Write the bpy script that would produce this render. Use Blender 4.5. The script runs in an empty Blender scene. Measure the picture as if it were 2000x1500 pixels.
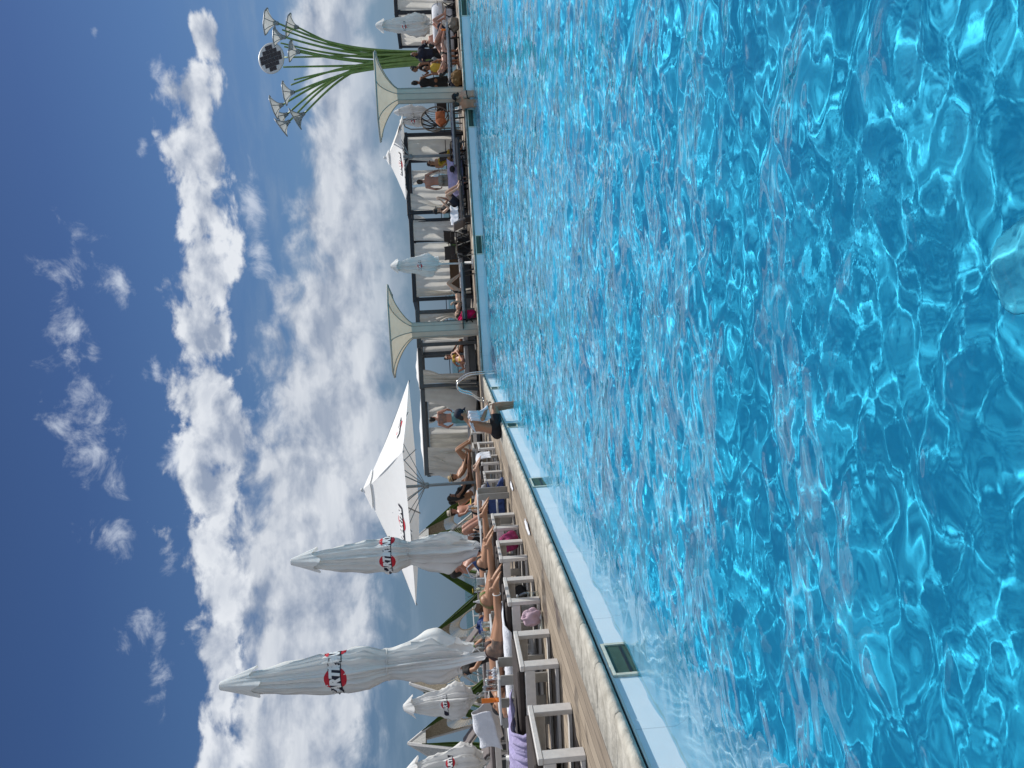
import bpy, bmesh, math, random
import numpy as np
from mathutils import Matrix, Vector, Quaternion
sc = bpy.context.scene
COL = sc.collection
PI = math.pi
V = Vector
random.seed(7)
rng = np.random.default_rng(3)

# ------------------------------------------------------------------ camera (phone held upright; the picture lies on its side)
F = 1500.0
CH = 0.87
def _cr(x, y): return V(((x-1000)/F, -(y-750)/F, -1.0))
def _hz(y): return 842.4+.0565*y
_Y = _cr(_hz(560), 560).normalized()
_Z = _Y.cross(_cr(_hz(0), 0)).normalized()
if _Z.x > 0: _Z = -_Z
_X = _Y.cross(_Z).normalized()
_Y = _Z.cross(_X).normalized()
RM = Matrix((_X, _Y, _Z))
CAMP = V((0, 0, CH))
def ray(x, y): return RM @ _cr(x, y)
def at(x, y, Y):
    d = ray(x, y); return CAMP + d*(Y/d.y)
def gr(x, y, z=0.0):
    d = ray(x, y); return CAMP + d*((z-CH)/d.z)
cam = bpy.data.cameras.new('camera'); cam_o = bpy.data.objects.new('camera', cam); COL.objects.link(cam_o)
M4 = RM.to_4x4(); M4.translation = CAMP
cam_o.matrix_world = M4
cam.sensor_width = 36; cam.lens = 36*F/2000; cam.clip_start = .02; cam.clip_end = 30000
sc.camera = cam_o

# ------------------------------------------------------------------ tagging
def tag(o, label=None, cat=None, group=None, kind=None):
    if label: o['label'] = label
    if cat: o['category'] = cat
    if group: o['group'] = group
    if kind: o['kind'] = kind
    return o
def empty(name, loc=(0, 0, 0), rz=0, label=None, cat=None, group=None):
    o = bpy.data.objects.new(name, None); COL.objects.link(o)
    o.location = loc; o.rotation_euler = (0, 0, rz); o.empty_display_size = .1
    return tag(o, label, cat, group)
def copy_tree(o, parent=None):
    c = o.copy(); COL.objects.link(c)
    if parent: c.parent = parent
    for ch in list(o.children): copy_tree(ch, c)
    return c

# ------------------------------------------------------------------ materials
def mat(name, col, rough=.6, metal=0, spec=.5, var=0.0, vscale=6.0, bump=0.0, bscale=30.0, trans=0.0, coat=0.0, stretch=None, col2=None, detail=4):
    m = bpy.data.materials.new(name); m.use_nodes = True
    nt = m.node_tree; N = nt.nodes; L = nt.links
    b = N['Principled BSDF']
    b.inputs['Base Color'].default_value = (*col, 1); b.inputs['Roughness'].default_value = rough
    b.inputs['Metallic'].default_value = metal; b.inputs['Specular IOR Level'].default_value = spec
    if coat: b.inputs['Coat Weight'].default_value = coat
    colsock = None
    if var or bump:
        tc = N.new('ShaderNodeTexCoord'); mp = N.new('ShaderNodeMapping'); L.new(tc.outputs['Object'], mp.inputs[0])
        if stretch: mp.inputs['Scale'].default_value = stretch
    if var:
        ns = N.new('ShaderNodeTexNoise'); ns.inputs['Scale'].default_value = vscale; ns.inputs['Detail'].default_value = detail
        L.new(mp.outputs[0], ns.inputs['Vector'])
        rp = N.new('ShaderNodeValToRGB'); L.new(ns.outputs['Fac'], rp.inputs[0])
        c2 = col2 if col2 else tuple(max(0, c*(1-var)) for c in col)
        rp.color_ramp.elements[0].position = .3; rp.color_ramp.elements[1].position = .7
        rp.color_ramp.elements[0].color = (*c2, 1); rp.color_ramp.elements[1].color = (*[min(1, c*(1+var*.4)) for c in col], 1)
        L.new(rp.outputs[0], b.inputs['Base Color']); colsock = rp.outputs[0]
    if bump:
        n2 = N.new('ShaderNodeTexNoise'); n2.inputs['Scale'].default_value = bscale; n2.inputs['Detail'].default_value = 5
        L.new(mp.outputs[0], n2.inputs['Vector'])
        bp = N.new('ShaderNodeBump'); bp.inputs['Strength'].default_value = bump; bp.inputs['Distance'].default_value = .02
        L.new(n2.outputs['Fac'], bp.inputs['Height']); L.new(bp.outputs[0], b.inputs['Normal'])
    if trans:
        tr = N.new('ShaderNodeBsdfTranslucent'); tr.inputs[0].default_value = (*col, 1)
        if colsock: L.new(colsock, tr.inputs[0])
        mx = N.new('ShaderNodeMixShader'); mx.inputs[0].default_value = trans
        L.new(b.outputs[0], mx.inputs[1]); L.new(tr.outputs[0], mx.inputs[2])
        L.new(mx.outputs[0], N['Material Output'].inputs[0])
    return m
M = dict(
    white_fabric=mat('white_fabric', (.88, .88, .87), .85, var=.05, vscale=5, bump=.25, bscale=9, trans=.26, spec=.2),
    canopy_fabric=mat('canopy_fabric', (.90, .90, .90), .8, var=.03, vscale=3, bump=.12, bscale=6, trans=.2, spec=.2),
    curtain=mat('curtain_fabric', (.80, .78, .73), .9, var=.1, vscale=3, bump=.3, bscale=12, trans=.5, spec=.1),
    cream=mat('cream_membrane', (.58, .53, .43), .8, var=.08, vscale=4, bump=.1, bscale=5, trans=.34, spec=.2),
    cream_col=mat('cream_column_skin', (.58, .53, .45), .75, var=.08, vscale=3, bump=.12, bscale=4, spec=.3),
    grey_green=mat('grey_rim_paint', (.33, .35, .32), .6, var=.1),
    white_paint=mat('white_painted_wood', (.62, .60, .58), .55, var=.10, vscale=18, bump=.12, bscale=40, stretch=(1, 1, 1)),
    grey_paint=mat('grey_painted_wood', (.34, .33, .31), .6, var=.12, vscale=14, bump=.15, bscale=40),
    white_metal=mat('white_coated_metal', (.60, .61, .62), .4, var=.06, vscale=8),
    grey_metal=mat('grey_coated_metal', (.30, .32, .34), .4, var=.06, vscale=8),
    dark_frame=mat('dark_frame_paint', (.016, .018, .026), .5, var=.2, vscale=6),
    mid_frame=mat('slate_frame_paint', (.075, .085, .095), .55, var=.15, vscale=6),
    steel=mat('polished_steel', (.72, .73, .73), .16, metal=1, var=.08, vscale=30),
    dark_cushion=mat('dark_brown_cushion', (.045, .035, .032), .85, var=.2, vscale=10, bump=.2),
    taupe=mat('taupe_cushion', (.16, .14, .14), .85, var=.15, vscale=8, bump=.2),
    grey_cushion=mat('pale_grey_cushion', (.34, .35, .38), .85, var=.1, vscale=8, bump=.2),
    beige_panel=mat('beige_back_panel', (.42, .38, .33), .7, var=.06, vscale=5, bump=.08),
    towel_white=mat('white_towel', (.72, .74, .80), .95, var=.08, vscale=10, bump=.6, bscale=60, spec=.1),
    towel_lilac=mat('lilac_towel', (.41, .37, .58), .95, var=.22, vscale=10, bump=.5, bscale=50, spec=.1),
    towel_pink=mat('pink_cloth', (.62, .02, .13), .9, var=.3, vscale=12, bump=.4, spec=.1),
    magenta=mat('magenta_cloth', (.26, .015, .10), .8, var=.4, vscale=14, bump=.4),
    pale_pink=mat('pale_pink_cloth', (.58, .42, .50), .9, var=.2, vscale=14, bump=.4),
    blue_cloth=mat('blue_cloth', (.035, .07, .22), .8, var=.2, vscale=9, bump=.2),
    navy=mat('navy_cloth', (.012, .015, .035), .8, var=.3, vscale=9, bump=.2),
    black=mat('black_cloth', (.010, .010, .012), .8, var=.3, vscale=12, bump=.2),
    grey_cloth=mat('grey_cloth', (.20, .24, .27), .85, var=.2, vscale=14, bump=.3),
    turquoise=mat('turquoise_cloth', (.12, .27, .30), .85, var=.2, vscale=9, bump=.3),
    yellow=mat('yellow_cloth', (.60, .42, .05), .8, var=.2, vscale=9),
    orange=mat('orange_plastic', (.85, .20, .01), .4, var=.05),
    orange_cushion=mat('rust_orange_cushion', (.42, .13, .05), .85, var=.25, vscale=10, bump=.3),
    green_curtain=mat('green_curtain_fabric', (.065, .12, .018), .85, var=.35, vscale=5, bump=.3, bscale=8, trans=.3, stretch=(1, 1, .3)),
    green_pipe=mat('green_pipe_paint', (.19, .31, .085), .4, var=.2, vscale=6),
    rattan=mat('grey_rattan', (.16, .14, .12), .7, var=.2, vscale=20),
    red=mat('red_print', (.55, .012, .03), .7, var=.04), inkblack=mat('black_print', (.012, .012, .03), .7), inkwhite=mat('white_print', (.8, .8, .8), .7),
    plastic_black=mat('black_plastic', (.012, .012, .014), .35, var=.1),
    straw=mat('straw_weave', (.50, .38, .22), .85, var=.25, vscale=40, bump=.4, bscale=90),
    pale_straw=mat('pale_straw_weave', (.62, .56, .46), .85, var=.15, vscale=40, bump=.4, bscale=90),
    chrome=mat('grey_plastic', (.35, .36, .38), .35),
    cork=mat('cream_frame_plastic', (.66, .66, .55), .5, var=.15, vscale=20),
    jute=mat('beige_print_bag', (.42, .33, .2), .8, var=.3, vscale=12),
)
def glass_mat(name, col, rough=.03):
    m = bpy.data.materials.new(name); m.use_nodes = True
    nt = m.node_tree; N = nt.nodes; L = nt.links; N.remove(N['Principled BSDF'])
    g = N.new('ShaderNodeBsdfGlossy'); g.inputs['Roughness'].default_value = rough
    t = N.new('ShaderNodeBsdfTransparent'); t.inputs[0].default_value = (*col, 1)
    lw = N.new('ShaderNodeLayerWeight'); lw.inputs[0].default_value = .35
    mx = N.new('ShaderNodeMixShader'); L.new(lw.outputs['Facing'], mx.inputs[0]); L.new(t.outputs[0], mx.inputs[1]); L.new(g.outputs[0], mx.inputs[2])
    L.new(mx.outputs[0], N['Material Output'].inputs[0]); return m
M['glass'] = glass_mat('clear_glass', (.86, .9, .9))
M['amber'] = glass_mat('amber_drink_glass', (.75, .38, .10))
M['ruby'] = glass_mat('red_drink_glass', (.6, .10, .08))
M['yellow_drink'] = glass_mat('yellow_drink_glass', (.85, .55, .05))
M['cream_drink'] = mat('cream_drink', (.7, .62, .42), .3)
M['tulip_glass'] = mat('frosted_lamp_shade', (.50, .52, .52), .35, var=.15, vscale=5, trans=.45)

def skin(name, col):
    return mat(name, col, .48, var=.12, vscale=7, bump=.06, bscale=60, spec=.4)
SK = dict(tan=skin('tan_skin', (.40, .21, .125)), fair=skin('fair_skin', (.50, .31, .22)), dark=skin('dark_tan_skin', (.27, .125, .07)), rosy=skin('rosy_skin', (.44, .22, .16)))
HAIR = dict(black=mat('black_hair', (.010, .008, .007), .5, var=.3, vscale=40, bump=.5, bscale=60), brown=mat('brown_hair', (.045, .024, .012), .5, var=.4, vscale=40, bump=.5, bscale=60),
            blond=mat('dark_blond_hair', (.16, .085, .035), .55, var=.5, vscale=40, bump=.6, bscale=60))

# ------------------------------------------------------------------ mesh building
class MB:
    def __init__(s): s.v = []; s.f = []; s.sm = []
    def add(s, vs, fs, smooth=False):
        n = len(s.v); s.v += [tuple(v) for v in vs]; s.f += [tuple(i+n for i in f) for f in fs]; s.sm += [smooth]*len(fs); return s
    def box(s, x0, x1, y0, y1, z0, z1, mtx=None, b=0.0):
        if b > 0:
            cx, cy, cz = (x0+x1)/2, (y0+y1)/2, (z0+z1)/2; hx, hy, hz = abs(x1-x0)/2, abs(y1-y0)/2, abs(z1-z0)/2
            b = min(b, hx*.45, hy*.45, hz*.45)
            bm = bmesh.new(); bmesh.ops.create_cube(bm, size=1)
            for v in bm.verts: v.co = V((cx+v.co.x*2*hx, cy+v.co.y*2*hy, cz+v.co.z*2*hz))
            bmesh.ops.bevel(bm, geom=bm.edges[:], offset=b, segments=2 if b > .015 else 1, affect='EDGES', profile=.5)
            bm.verts.index_update()
            vs = [v.co.copy() for v in bm.verts]; fs = [[v.index for v in f.verts] for f in bm.faces]; bm.free()
            sm = b > .015
        else:
            vs = [V((x, y, z)) for x in (x0, x1) for y in (y0, y1) for z in (z0, z1)]
            fs = [(0, 1, 3, 2), (4, 6, 7, 5), (0, 4, 5, 1), (2, 3, 7, 6), (0, 2, 6, 4), (1, 5, 7, 3)]; sm = False
        if mtx: vs = [mtx @ v for v in vs]
        return s.add(vs, fs, sm)
    def bar(s, p, q, w, h=None, up=(0, 0, 1), b=0.0):
        p, q = V(p), V(q); h = h or w; d = q-p; L = d.length; z = d.normalized(); u = V(up)
        if abs(z.dot(u)) > .98: u = V((0, 1, 0))
        x = u.cross(z).normalized(); y = z.cross(x)
        m = Matrix((x, y, z)).transposed().to_4x4(); m.translation = p
        return s.box(-w/2, w/2, -h/2, h/2, 0, L, m, b)
    def tube(s, pts, r, n=10, cap=True, lat=None, smooth=True):
        """pts polyline; r float, list, or list of (ra, rb) with lateral axis lat"""
        pts = [V(p) for p in pts]; k = len(pts)
        rr = r if isinstance(r, (list, tuple)) else [r]*k
        rings = []; prev = None
        for i, p in enumerate(pts):
            d = (pts[min(i+1, k-1)]-pts[max(i-1, 0)])
            d = d.normalized() if d.length > 1e-9 else V((0, 0, 1))
            if lat is not None:
                a = V(lat); a = (a-d*a.dot(d)); a = a.normalized() if a.length > 1e-6 else d.orthogonal().normalized()
            elif prev is None: a = d.orthogonal().normalized()
            else:
                a = prev-d*prev.dot(d); a = a.normalized() if a.length > 1e-6 else d.orthogonal().normalized()
            prev = a; bb = d.cross(a)
            ra, rb = rr[i] if isinstance(rr[i], (list, tuple)) else (rr[i], rr[i])
            rings.append([p+a*math.cos(2*PI*j/n)*ra+bb*math.sin(2*PI*j/n)*rb for j in range(n)])
        vs = [v for R in rings for v in R]; fs = []
        for i in range(k-1):
            for j in range(n):
                j2 = (j+1) % n; fs.append((i*n+j, i*n+j2, (i+1)*n+j2, (i+1)*n+j))
        if cap:
            fs.append(tuple(range(n-1, -1, -1))); fs.append(tuple((k-1)*n+j for j in range(n)))
        return s.add(vs, fs, smooth)
    def ell(s, c, ra, A=None, n=12, m=8):
        """ellipsoid: centre, radii (x,y,z), axes matrix A (3x3 columns)"""
        c = V(c); A = A or Matrix.Identity(3); vs = [c+A @ V((0, 0, -ra[2]))]; fs = []
        for i in range(1, m):
            t = -PI/2+PI*i/m
            for j in range(n):
                a = 2*PI*j/n; vs.append(c+A @ V((ra[0]*math.cos(t)*math.cos(a), ra[1]*math.cos(t)*math.sin(a), ra[2]*math.sin(t))))
        vs.append(c+A @ V((0, 0, ra[2])))
        for j in range(n):
            fs.append((0, 1+(j+1) % n, 1+j))
            for i in range(m-2):
                a, b = 1+i*n+j, 1+i*n+(j+1) % n; fs.append((a, b, b+n, a+n))
            t = 1+(m-2)*n; fs.append((t+j, t+(j+1) % n, len(vs)-1))
        return s.add(vs, fs, True)
    def lathe(s, prof, c=(0, 0, 0), n=24, cap=True, rot=0.0, smooth=True):
        c = V(c); vs = []; fs = []; k = len(prof)
        for r, z in prof:
            for j in range(n): a = rot+2*PI*j/n; vs.append(c+V((r*math.cos(a), r*math.sin(a), z)))
        for i in range(k-1):
            for j in range(n):
                j2 = (j+1) % n; fs.append((i*n+j, i*n+j2, (i+1)*n+j2, (i+1)*n+j))
        if cap:
            fs.append(tuple(range(n-1, -1, -1))); fs.append(tuple((k-1)*n+j for j in range(n)))
        return s.add(vs, fs, smooth)
    def sheet(s, fn, nu, nv, smooth=True, thick=0.0):
        P = [[V(fn(i/nu, j/nv)) for j in range(nv+1)] for i in range(nu+1)]
        vs = [p for r in P for p in r]; w = nv+1
        fs = [(i*w+j, (i+1)*w+j, (i+1)*w+j+1, i*w+j+1) for i in range(nu) for j in range(nv)]
        if thick:
            ns = []
            for i in range(nu+1):
                for j in range(nv+1):
                    a = P[min(i+1, nu)][j]-P[max(i-1, 0)][j]; b = P[i][min(j+1, nv)]-P[i][max(j-1, 0)]
                    q = a.cross(b); ns.append(q.normalized() if q.length > 1e-9 else V((0, 0, 1)))
            n0 = len(vs); vs += [p-nn*thick for p, nn in zip(vs, ns)]
            fs += [tuple(n0+i for i in reversed(f)) for f in list(fs)]
            bd = [(0*w+j, j+1) for j in range(nv)]+[((i)*w+nv, (i+1)*w+nv) for i in range(nu)]+[(nu*w+j+1, nu*w+j) for j in range(nv-1, -1, -1)]+[((i+1)*w, i*w) for i in range(nu-1, -1, -1)]
            fs += [(a, b, b+n0, a+n0) for a, b in bd]
        return s.add(vs, fs, smooth)
    def build(s, name, m, parent=None, loc=None, mats=None):
        me = bpy.data.meshes.new(name); me.from_pydata(s.v, [], s.f); me.validate()
        me.polygons.foreach_set('use_smooth', s.sm[:len(me.polygons)] if len(s.sm) >= len(me.polygons) else [False]*len(me.polygons))
        me.materials.append(m); me.update()
        o = bpy.data.objects.new(name, me); COL.objects.link(o)
        if parent: o.parent = parent
        if loc: o.location = loc
        return o
def link_mesh(me, name, parent=None):
    o = bpy.data.objects.new(name, me); COL.objects.link(o)
    if parent: o.parent = parent
    return o
def voxel(mb, size, smooth=3):
    """union of all closed shells in mb as one continuous surface"""
    me = bpy.data.meshes.new('tmp'); me.from_pydata(mb.v, [], mb.f); me.update()
    bm = bmesh.new(); bm.from_mesh(me); bmesh.ops.recalc_face_normals(bm, faces=bm.faces[:]); bm.to_mesh(me); bm.free()
    o = bpy.data.objects.new('tmp', me); COL.objects.link(o)
    r = o.modifiers.new('r', 'REMESH'); r.mode = 'VOXEL'; r.voxel_size = size; r.use_smooth_shade = True
    if smooth:
        s = o.modifiers.new('s', 'SMOOTH'); s.iterations = smooth; s.factor = .5
    dg = bpy.context.evaluated_depsgraph_get(); dg.update()
    out = bpy.data.meshes.new_from_object(o.evaluated_get(dg))
    COL.objects.unlink(o); bpy.data.objects.remove(o); bpy.data.meshes.remove(me)
    out.polygons.foreach_set('use_smooth', [True]*len(out.polygons))
    return out
def text_mesh(s, size, bold=.03, shear=.0):
    c = bpy.data.curves.new('t', 'FONT'); c.body = s; c.size = size; c.align_x = 'CENTER'; c.align_y = 'CENTER'; c.offset = bold*size*.5; c.shear = shear; c.resolution_u = 3
    o = bpy.data.objects.new('t', c); COL.objects.link(o)
    dg = bpy.context.evaluated_depsgraph_get(); dg.update()
    me = bpy.data.meshes.new_from_object(o.evaluated_get(dg))
    COL.objects.unlink(o); bpy.data.objects.remove(o)
    bm = bmesh.new(); bm.from_mesh(me)
    bmesh.ops.triangulate(bm, faces=bm.faces[:])
    for _ in range(2):
        bmesh.ops.subdivide_edges(bm, edges=[e for e in bm.edges if e.calc_length() > size*.18], cuts=1)
        bmesh.ops.triangulate(bm, faces=bm.faces[:])
    bm.verts.index_update()
    vs = [v.co.copy() for v in bm.verts]; fs = [[v.index for v in f.verts] for f in bm.faces]; bm.free()
    return vs, fs
def disc2d(r, n=40, rings=5):
    vs = [V((0, 0, 0))]; fs = []
    for k in range(1, rings+1):
        for j in range(n): a = 2*PI*j/n; vs.append(V((r*k/rings*math.cos(a), r*k/rings*math.sin(a), 0)))
    for j in range(n): fs.append((0, 1+j, 1+(j+1) % n))
    for k in range(rings-1):
        for j in range(n): a = 1+k*n+j; b = 1+k*n+(j+1) % n; fs.append((a, a+n, b+n, b))
    return vs, fs
def rect2d(w, h, shear=0.0, nu=16, nv=4):
    vs = []; fs = []
    for i in range(nu+1):
        for j in range(nv+1): y = (j/nv-.5)*h; vs.append(V(((i/nu-.5)*w+shear*y, y, 0)))
    q = nv+1
    for i in range(nu):
        for j in range(nv): fs.append((i*q+j, (i+1)*q+j, (i+1)*q+j+1, i*q+j+1))
    return vs, fs
WORD = text_mesh('MARTINI', .26, .12)
_w = max(v.x for v in WORD[0])-min(v.x for v in WORD[0])
WORDW = _w
def emblem(parent, mapf, scale, lift=.004):
    """red ball, black band, white word; mapf(x, y, lift) -> point on the cloth"""
    s = scale
    for nm, (vs, fs), mt, k in (('emblem_ball', disc2d(.26), M['red'], 1), ('emblem_band', rect2d(1.22, .27, .18, 40, 6), M['inkblack'], 2)):
        mb = MB(); mb.add([mapf(v.x*s, v.y*s, lift*k) for v in vs], fs); mb.build(nm, mt, parent)
    mb = MB(); mb.add([mapf((v.x*1.10/WORDW+.2*v.y)*s, v.y*1.22*s, lift*3) for v in WORD[0]], WORD[1]); mb.build('emblem_lettering', M['inkwhite'], parent)
def axis(pts):
    out = [pts[0][0]]
    for (a, _), (b, st) in zip(pts, pts[1:]):
        n = max(1, int(round((b-a)/st))); out += list(a+(b-a)*np.arange(1, n+1)/n)
    return np.array(out)
def np_grid(name, xx, yy, zz, m):
    ny, nx = xx.shape
    v = np.stack([xx, yy, zz], -1).reshape(-1, 3); idx = np.arange(nx*ny).reshape(ny, nx)
    q = np.stack([idx[:-1, :-1], idx[:-1, 1:], idx[1:, 1:], idx[1:, :-1]], -1).reshape(-1, 4)
    me = bpy.data.meshes.new(name); me.vertices.add(len(v)); me.vertices.foreach_set('co', v.ravel())
    me.loops.add(q.size); me.loops.foreach_set('vertex_index', q.ravel().astype(np.int32))
    me.polygons.add(len(q)); me.polygons.foreach_set('loop_start', np.arange(0, q.size, 4, dtype=np.int32)); me.polygons.foreach_set('use_smooth', np.ones(len(q), bool))
    me.update(); me.validate(); me.materials.append(m)
    return link_mesh(me, name)

# ------------------------------------------------------------------ daylight and sky
EL, AZ = math.radians(57), math.radians(44)
SUND = V((math.sin(AZ)*math.cos(EL), math.cos(AZ)*math.cos(EL), math.sin(EL)))
sun = bpy.data.lights.new('sun', 'SUN'); sun.energy = 4.3; sun.angle = math.radians(.53); sun.color = (1, .965, .90); sun.cycles.is_caustics_light = True
sun_o = bpy.data.objects.new('sun', sun); COL.objects.link(sun_o); sun_o.rotation_euler = SUND.to_track_quat('Z', 'Y').to_euler()
W = bpy.data.worlds.new('World'); sc.world = W; W.use_nodes = True
def build_world():
    nt = W.node_tree; N = nt.nodes; L = nt.links
    def nd(t, **k):
        n = N.new(t)
        for a, b in k.items(): setattr(n, a, b)
        return n
    def mth(op, a, b=None, c=None, clamp=False):
        n = nd('ShaderNodeMath', operation=op, use_clamp=clamp)
        for i, q in enumerate((a, b, c)):
            if q is None: continue
            if isinstance(q, (int, float)): n.inputs[i].default_value = q
            else: L.new(q, n.inputs[i])
        return n.outputs[0]
    def mr(v, a, b, c=0, d=1, smooth=True):
        n = nd('ShaderNodeMapRange'); n.interpolation_type = 'SMOOTHSTEP' if smooth else 'LINEAR'
        L.new(v, n.inputs[0])
        for i, q in enumerate((a, b, c, d)): n.inputs[i+1].default_value = q
        return n.outputs[0]
    def mix(f, a, b):
        n = nd('ShaderNodeMix'); n.data_type = 'RGBA'
        if isinstance(f, (int, float)): n.inputs[0].default_value = f
        else: L.new(f, n.inputs[0])
        for i, q in ((6, a), (7, b)):
            if isinstance(q, tuple): n.inputs[i].default_value = (*q, 1)
            else: L.new(q, n.inputs[i])
        return n.outputs[2]
    tc = nd('ShaderNodeTexCoord'); sp = nd('ShaderNodeSeparateXYZ'); nrm = nd('ShaderNodeVectorMath', operation='NORMALIZE')
    L.new(tc.outputs['Generated'], nrm.inputs[0]); L.new(nrm.outputs[0], sp.inputs[0])
    az = mth('ARCTAN2', sp.outputs[0], sp.outputs[1]); el = mth('ARCSINE', sp.outputs[2])
    cb = nd('ShaderNodeCombineXYZ'); L.new(az, cb.inputs[0]); L.new(el, cb.inputs[1])
    P = cb.outputs[0]
    sky = nd('ShaderNodeTexSky'); sky.sky_type = 'NISHITA'; sky.sun_disc = False; sky.sun_elevation = EL; sky.sun_rotation = AZ
    sky.air_density = 1.0; sky.dust_density = .6; sky.ozone_density = 2.2
    # deepen and grade the clear sky with elevation
    rp = nd('ShaderNodeValToRGB'); L.new(mr(el, 0, .8, 0, 1, False), rp.inputs[0])
    cr = rp.color_ramp; cr.elements[0].position = 0; cr.elements[0].color = (*SKYC[0][1], 1); cr.elements[1].position = 1; cr.elements[1].color = (*SKYC[-1][1], 1)
    for p, c in SKYC[1:-1]:
        e = cr.elements.new(p); e.color = (*c, 1)
    skc = nd('ShaderNodeMix'); skc.data_type = 'RGBA'; skc.blend_type = 'MIX'; skc.inputs[0].default_value = .85
    sks = nd('ShaderNodeVectorMath', operation='SCALE'); L.new(sky.outputs[0], sks.inputs[0]); sks.inputs['Scale'].default_value = .085
    L.new(sks.outputs[0], skc.inputs[6]); L.new(rp.outputs[0], skc.inputs[7])
    dim = nd('ShaderNodeVectorMath', operation='SCALE'); L.new(skc.outputs[2], dim.inputs[0]); L.new(mr(az, -.6, .55, .80, 1.10, False), dim.inputs['Scale'])
    base = dim.outputs[0]
    def blobs(lst):
        cur = None
        for (x, y, rx, ry) in lst:
            d = ray(x, y).normalized(); a0 = math.atan2(d.x, d.y); e0 = math.asin(d.z)
            mp = nd('ShaderNodeMapping', vector_type='TEXTURE'); mp.inputs['Location'].default_value = (a0, e0, 0); mp.inputs['Scale'].default_value = (ry/F, rx/F, 1)
            mp.inputs['Rotation'].default_value = (0, 0, 0)
            L.new(P, mp.inputs[0])
            ln = nd('ShaderNodeVectorMath', operation='LENGTH'); L.new(mp.outputs[0], ln.inputs[0])
            v = mth('SUBTRACT', 1, ln.outputs['Value'])
            cur = v if cur is None else mth('SMOOTH_MAX', cur, v, .35)
        return cur
    def noise(scale, detail, stretch, off=(0, 0, 0), rough=.58, dist=0.0):
        mp = nd('ShaderNodeMapping'); mp.inputs['Scale'].default_value = (1, stretch, 1); mp.inputs['Location'].default_value = off
        L.new(P, mp.inputs[0])
        n = nd('ShaderNodeTexNoise'); n.inputs['Scale'].default_value = scale; n.inputs['Detail'].default_value = detail; n.inputs['Roughness'].default_value = rough; n.inputs['Distortion'].default_value = dist
        L.new(mp.outputs[0], n.inputs['Vector']); return n.outputs['Fac']
    bandA = [(398, 80, 26, 45), (385, 175, 62, 75), (388, 290, 66, 95), (395, 420, 66, 110), (405, 540, 66, 100), (400, 650, 66, 100), (402, 760, 66, 95), (425, 860, 80, 90), (408, 960, 84, 95), (405, 1060, 66, 90), (428, 1160, 56, 95), (440, 1260, 52, 95), (428, 1370, 44, 90), (430, 1480, 44, 70), (410, 1560, 50, 70), (390, -40, 30, 20)]
    wisps = [(165, 490, 50, 62), (195, 555, 34, 36), (235, 540, 16, 60), (150, 650, 44, 62), (180, 690, 18, 40), (150, 790, 50, 95), (182, 885, 46, 72), (208, 945, 36, 60), (208, 1035, 34, 46), (285, 1210, 36, 46), (312, 1270, 16, 70), (320, 1390, 13, 75), (318, 170, 14, 50), (318, 285, 16, 32), (278, 285, 10, 18), (492, 395, 20, 80), (505, 490, 17, 60), (187, 60, 10, 12), (305, 730, 18, 30), (340, 890, 20, 60), (335, 1105, 16, 24), (520, 780, 28, 60), (300, 1680, 40, 60), (150, -150, 40, 80)]
    bandB = [(650, 60, 55, 140), (690, 210, 70, 160), (648, 330, 52, 110), (690, 470, 95, 150), (670, 640, 110, 150), (650, 790, 120, 150), (630, 930, 150, 150), (610, 1080, 150, 150), (600, 1230, 130, 140), (590, 1390, 110, 150), (580, 1560, 110, 150), (660, -100, 60, 140), (700, -300, 80, 200)]
    nB = noise(2.2, 6, 1.3, (5, 2, 0))
    nA = noise(15, 9, 1.5, dist=.25); nA2 = noise(15, 9, 1.5, (.012, .022, 0), dist=.25)
    big = noise(7, 4, 1.6, (3, 1, 0)); big2 = noise(7, 4, 1.6, (3.03, 1.05, 0))
    nW = noise(19, 10, 1.15, (1.7, .4, 0), .66, .4)
    def layer(bl, amt, lo, hi, nz=None):
        m = blobs(bl); q = mth('ADD', m, mth('MULTIPLY', mth('SUBTRACT', nz or nA, .5), amt)); q = mth('ADD', q, mth('MULTIPLY', mth('SUBTRACT', big, .5), amt*.5))
        return m, q, mr(q, lo, hi)
    mA, qA, dA = layer([(a, b, c*.93, d) for a, b, c, d in bandA], 2.7, .06, .48)
    mW, qW, dW = layer([(a, b, c*1.15, d*1.12) for a, b, c, d in wisps], 5.2, .22, 1.75, nW)
    mB, qB, dB = layer([(a+2, b, c*.97, d) for a, b, c, d in bandB], 2.1, -.32, .36)
    relief = mth('ADD', mth('MULTIPLY', mth('SUBTRACT', nA, nA2), 3.2), mth('MULTIPLY', mth('SUBTRACT', big, big2), 3.0))
    relief = mth('ADD', mth('MULTIPLY', relief, 1.0), .62, clamp=True)
    core = mr(qA, .5, 1.5, 0, .42)            # thick middles are greyer than the lit rims
    la = mth('SUBTRACT', relief, core, clamp=True)
    colA = mix(la, CLD[0], CLD[1])
    st = noise(9, 6, 4.5, (7, 2, 0), .55); 
    lb = mth('ADD', mth('ADD', mth('MULTIPLY', relief, .70), .12), mth('MULTIPLY', mth('SUBTRACT', st, .5), 1.2), clamp=True)
    colB = mix(lb, CLD[2], CLD[3])
    lowfade = mr(el, .025, .13)
    dB2 = mth('MULTIPLY', mth('MULTIPLY', dB, lowfade), .92)
    veil = mth('MULTIPLY', mth('MULTIPLY', mr(st, .42, .7), mr(el, .02, .09)), mth('MULTIPLY', mr(el, .30, .16), .35))
    out = mix(veil, base, CLD[4])
    out = mix(dB2, out, colB)
    out = mix(mth('MULTIPLY', dW, .82), out, CLD[5])
    out = mix(mth('MULTIPLY', dA, .97), out, colA)
    # broken pale cloud added out of view, behind and overhead, for whiter fill light
    side = mr(mth('ABSOLUTE', az), .85, 1.35); up_ = mr(el, .62, .95)
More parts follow.
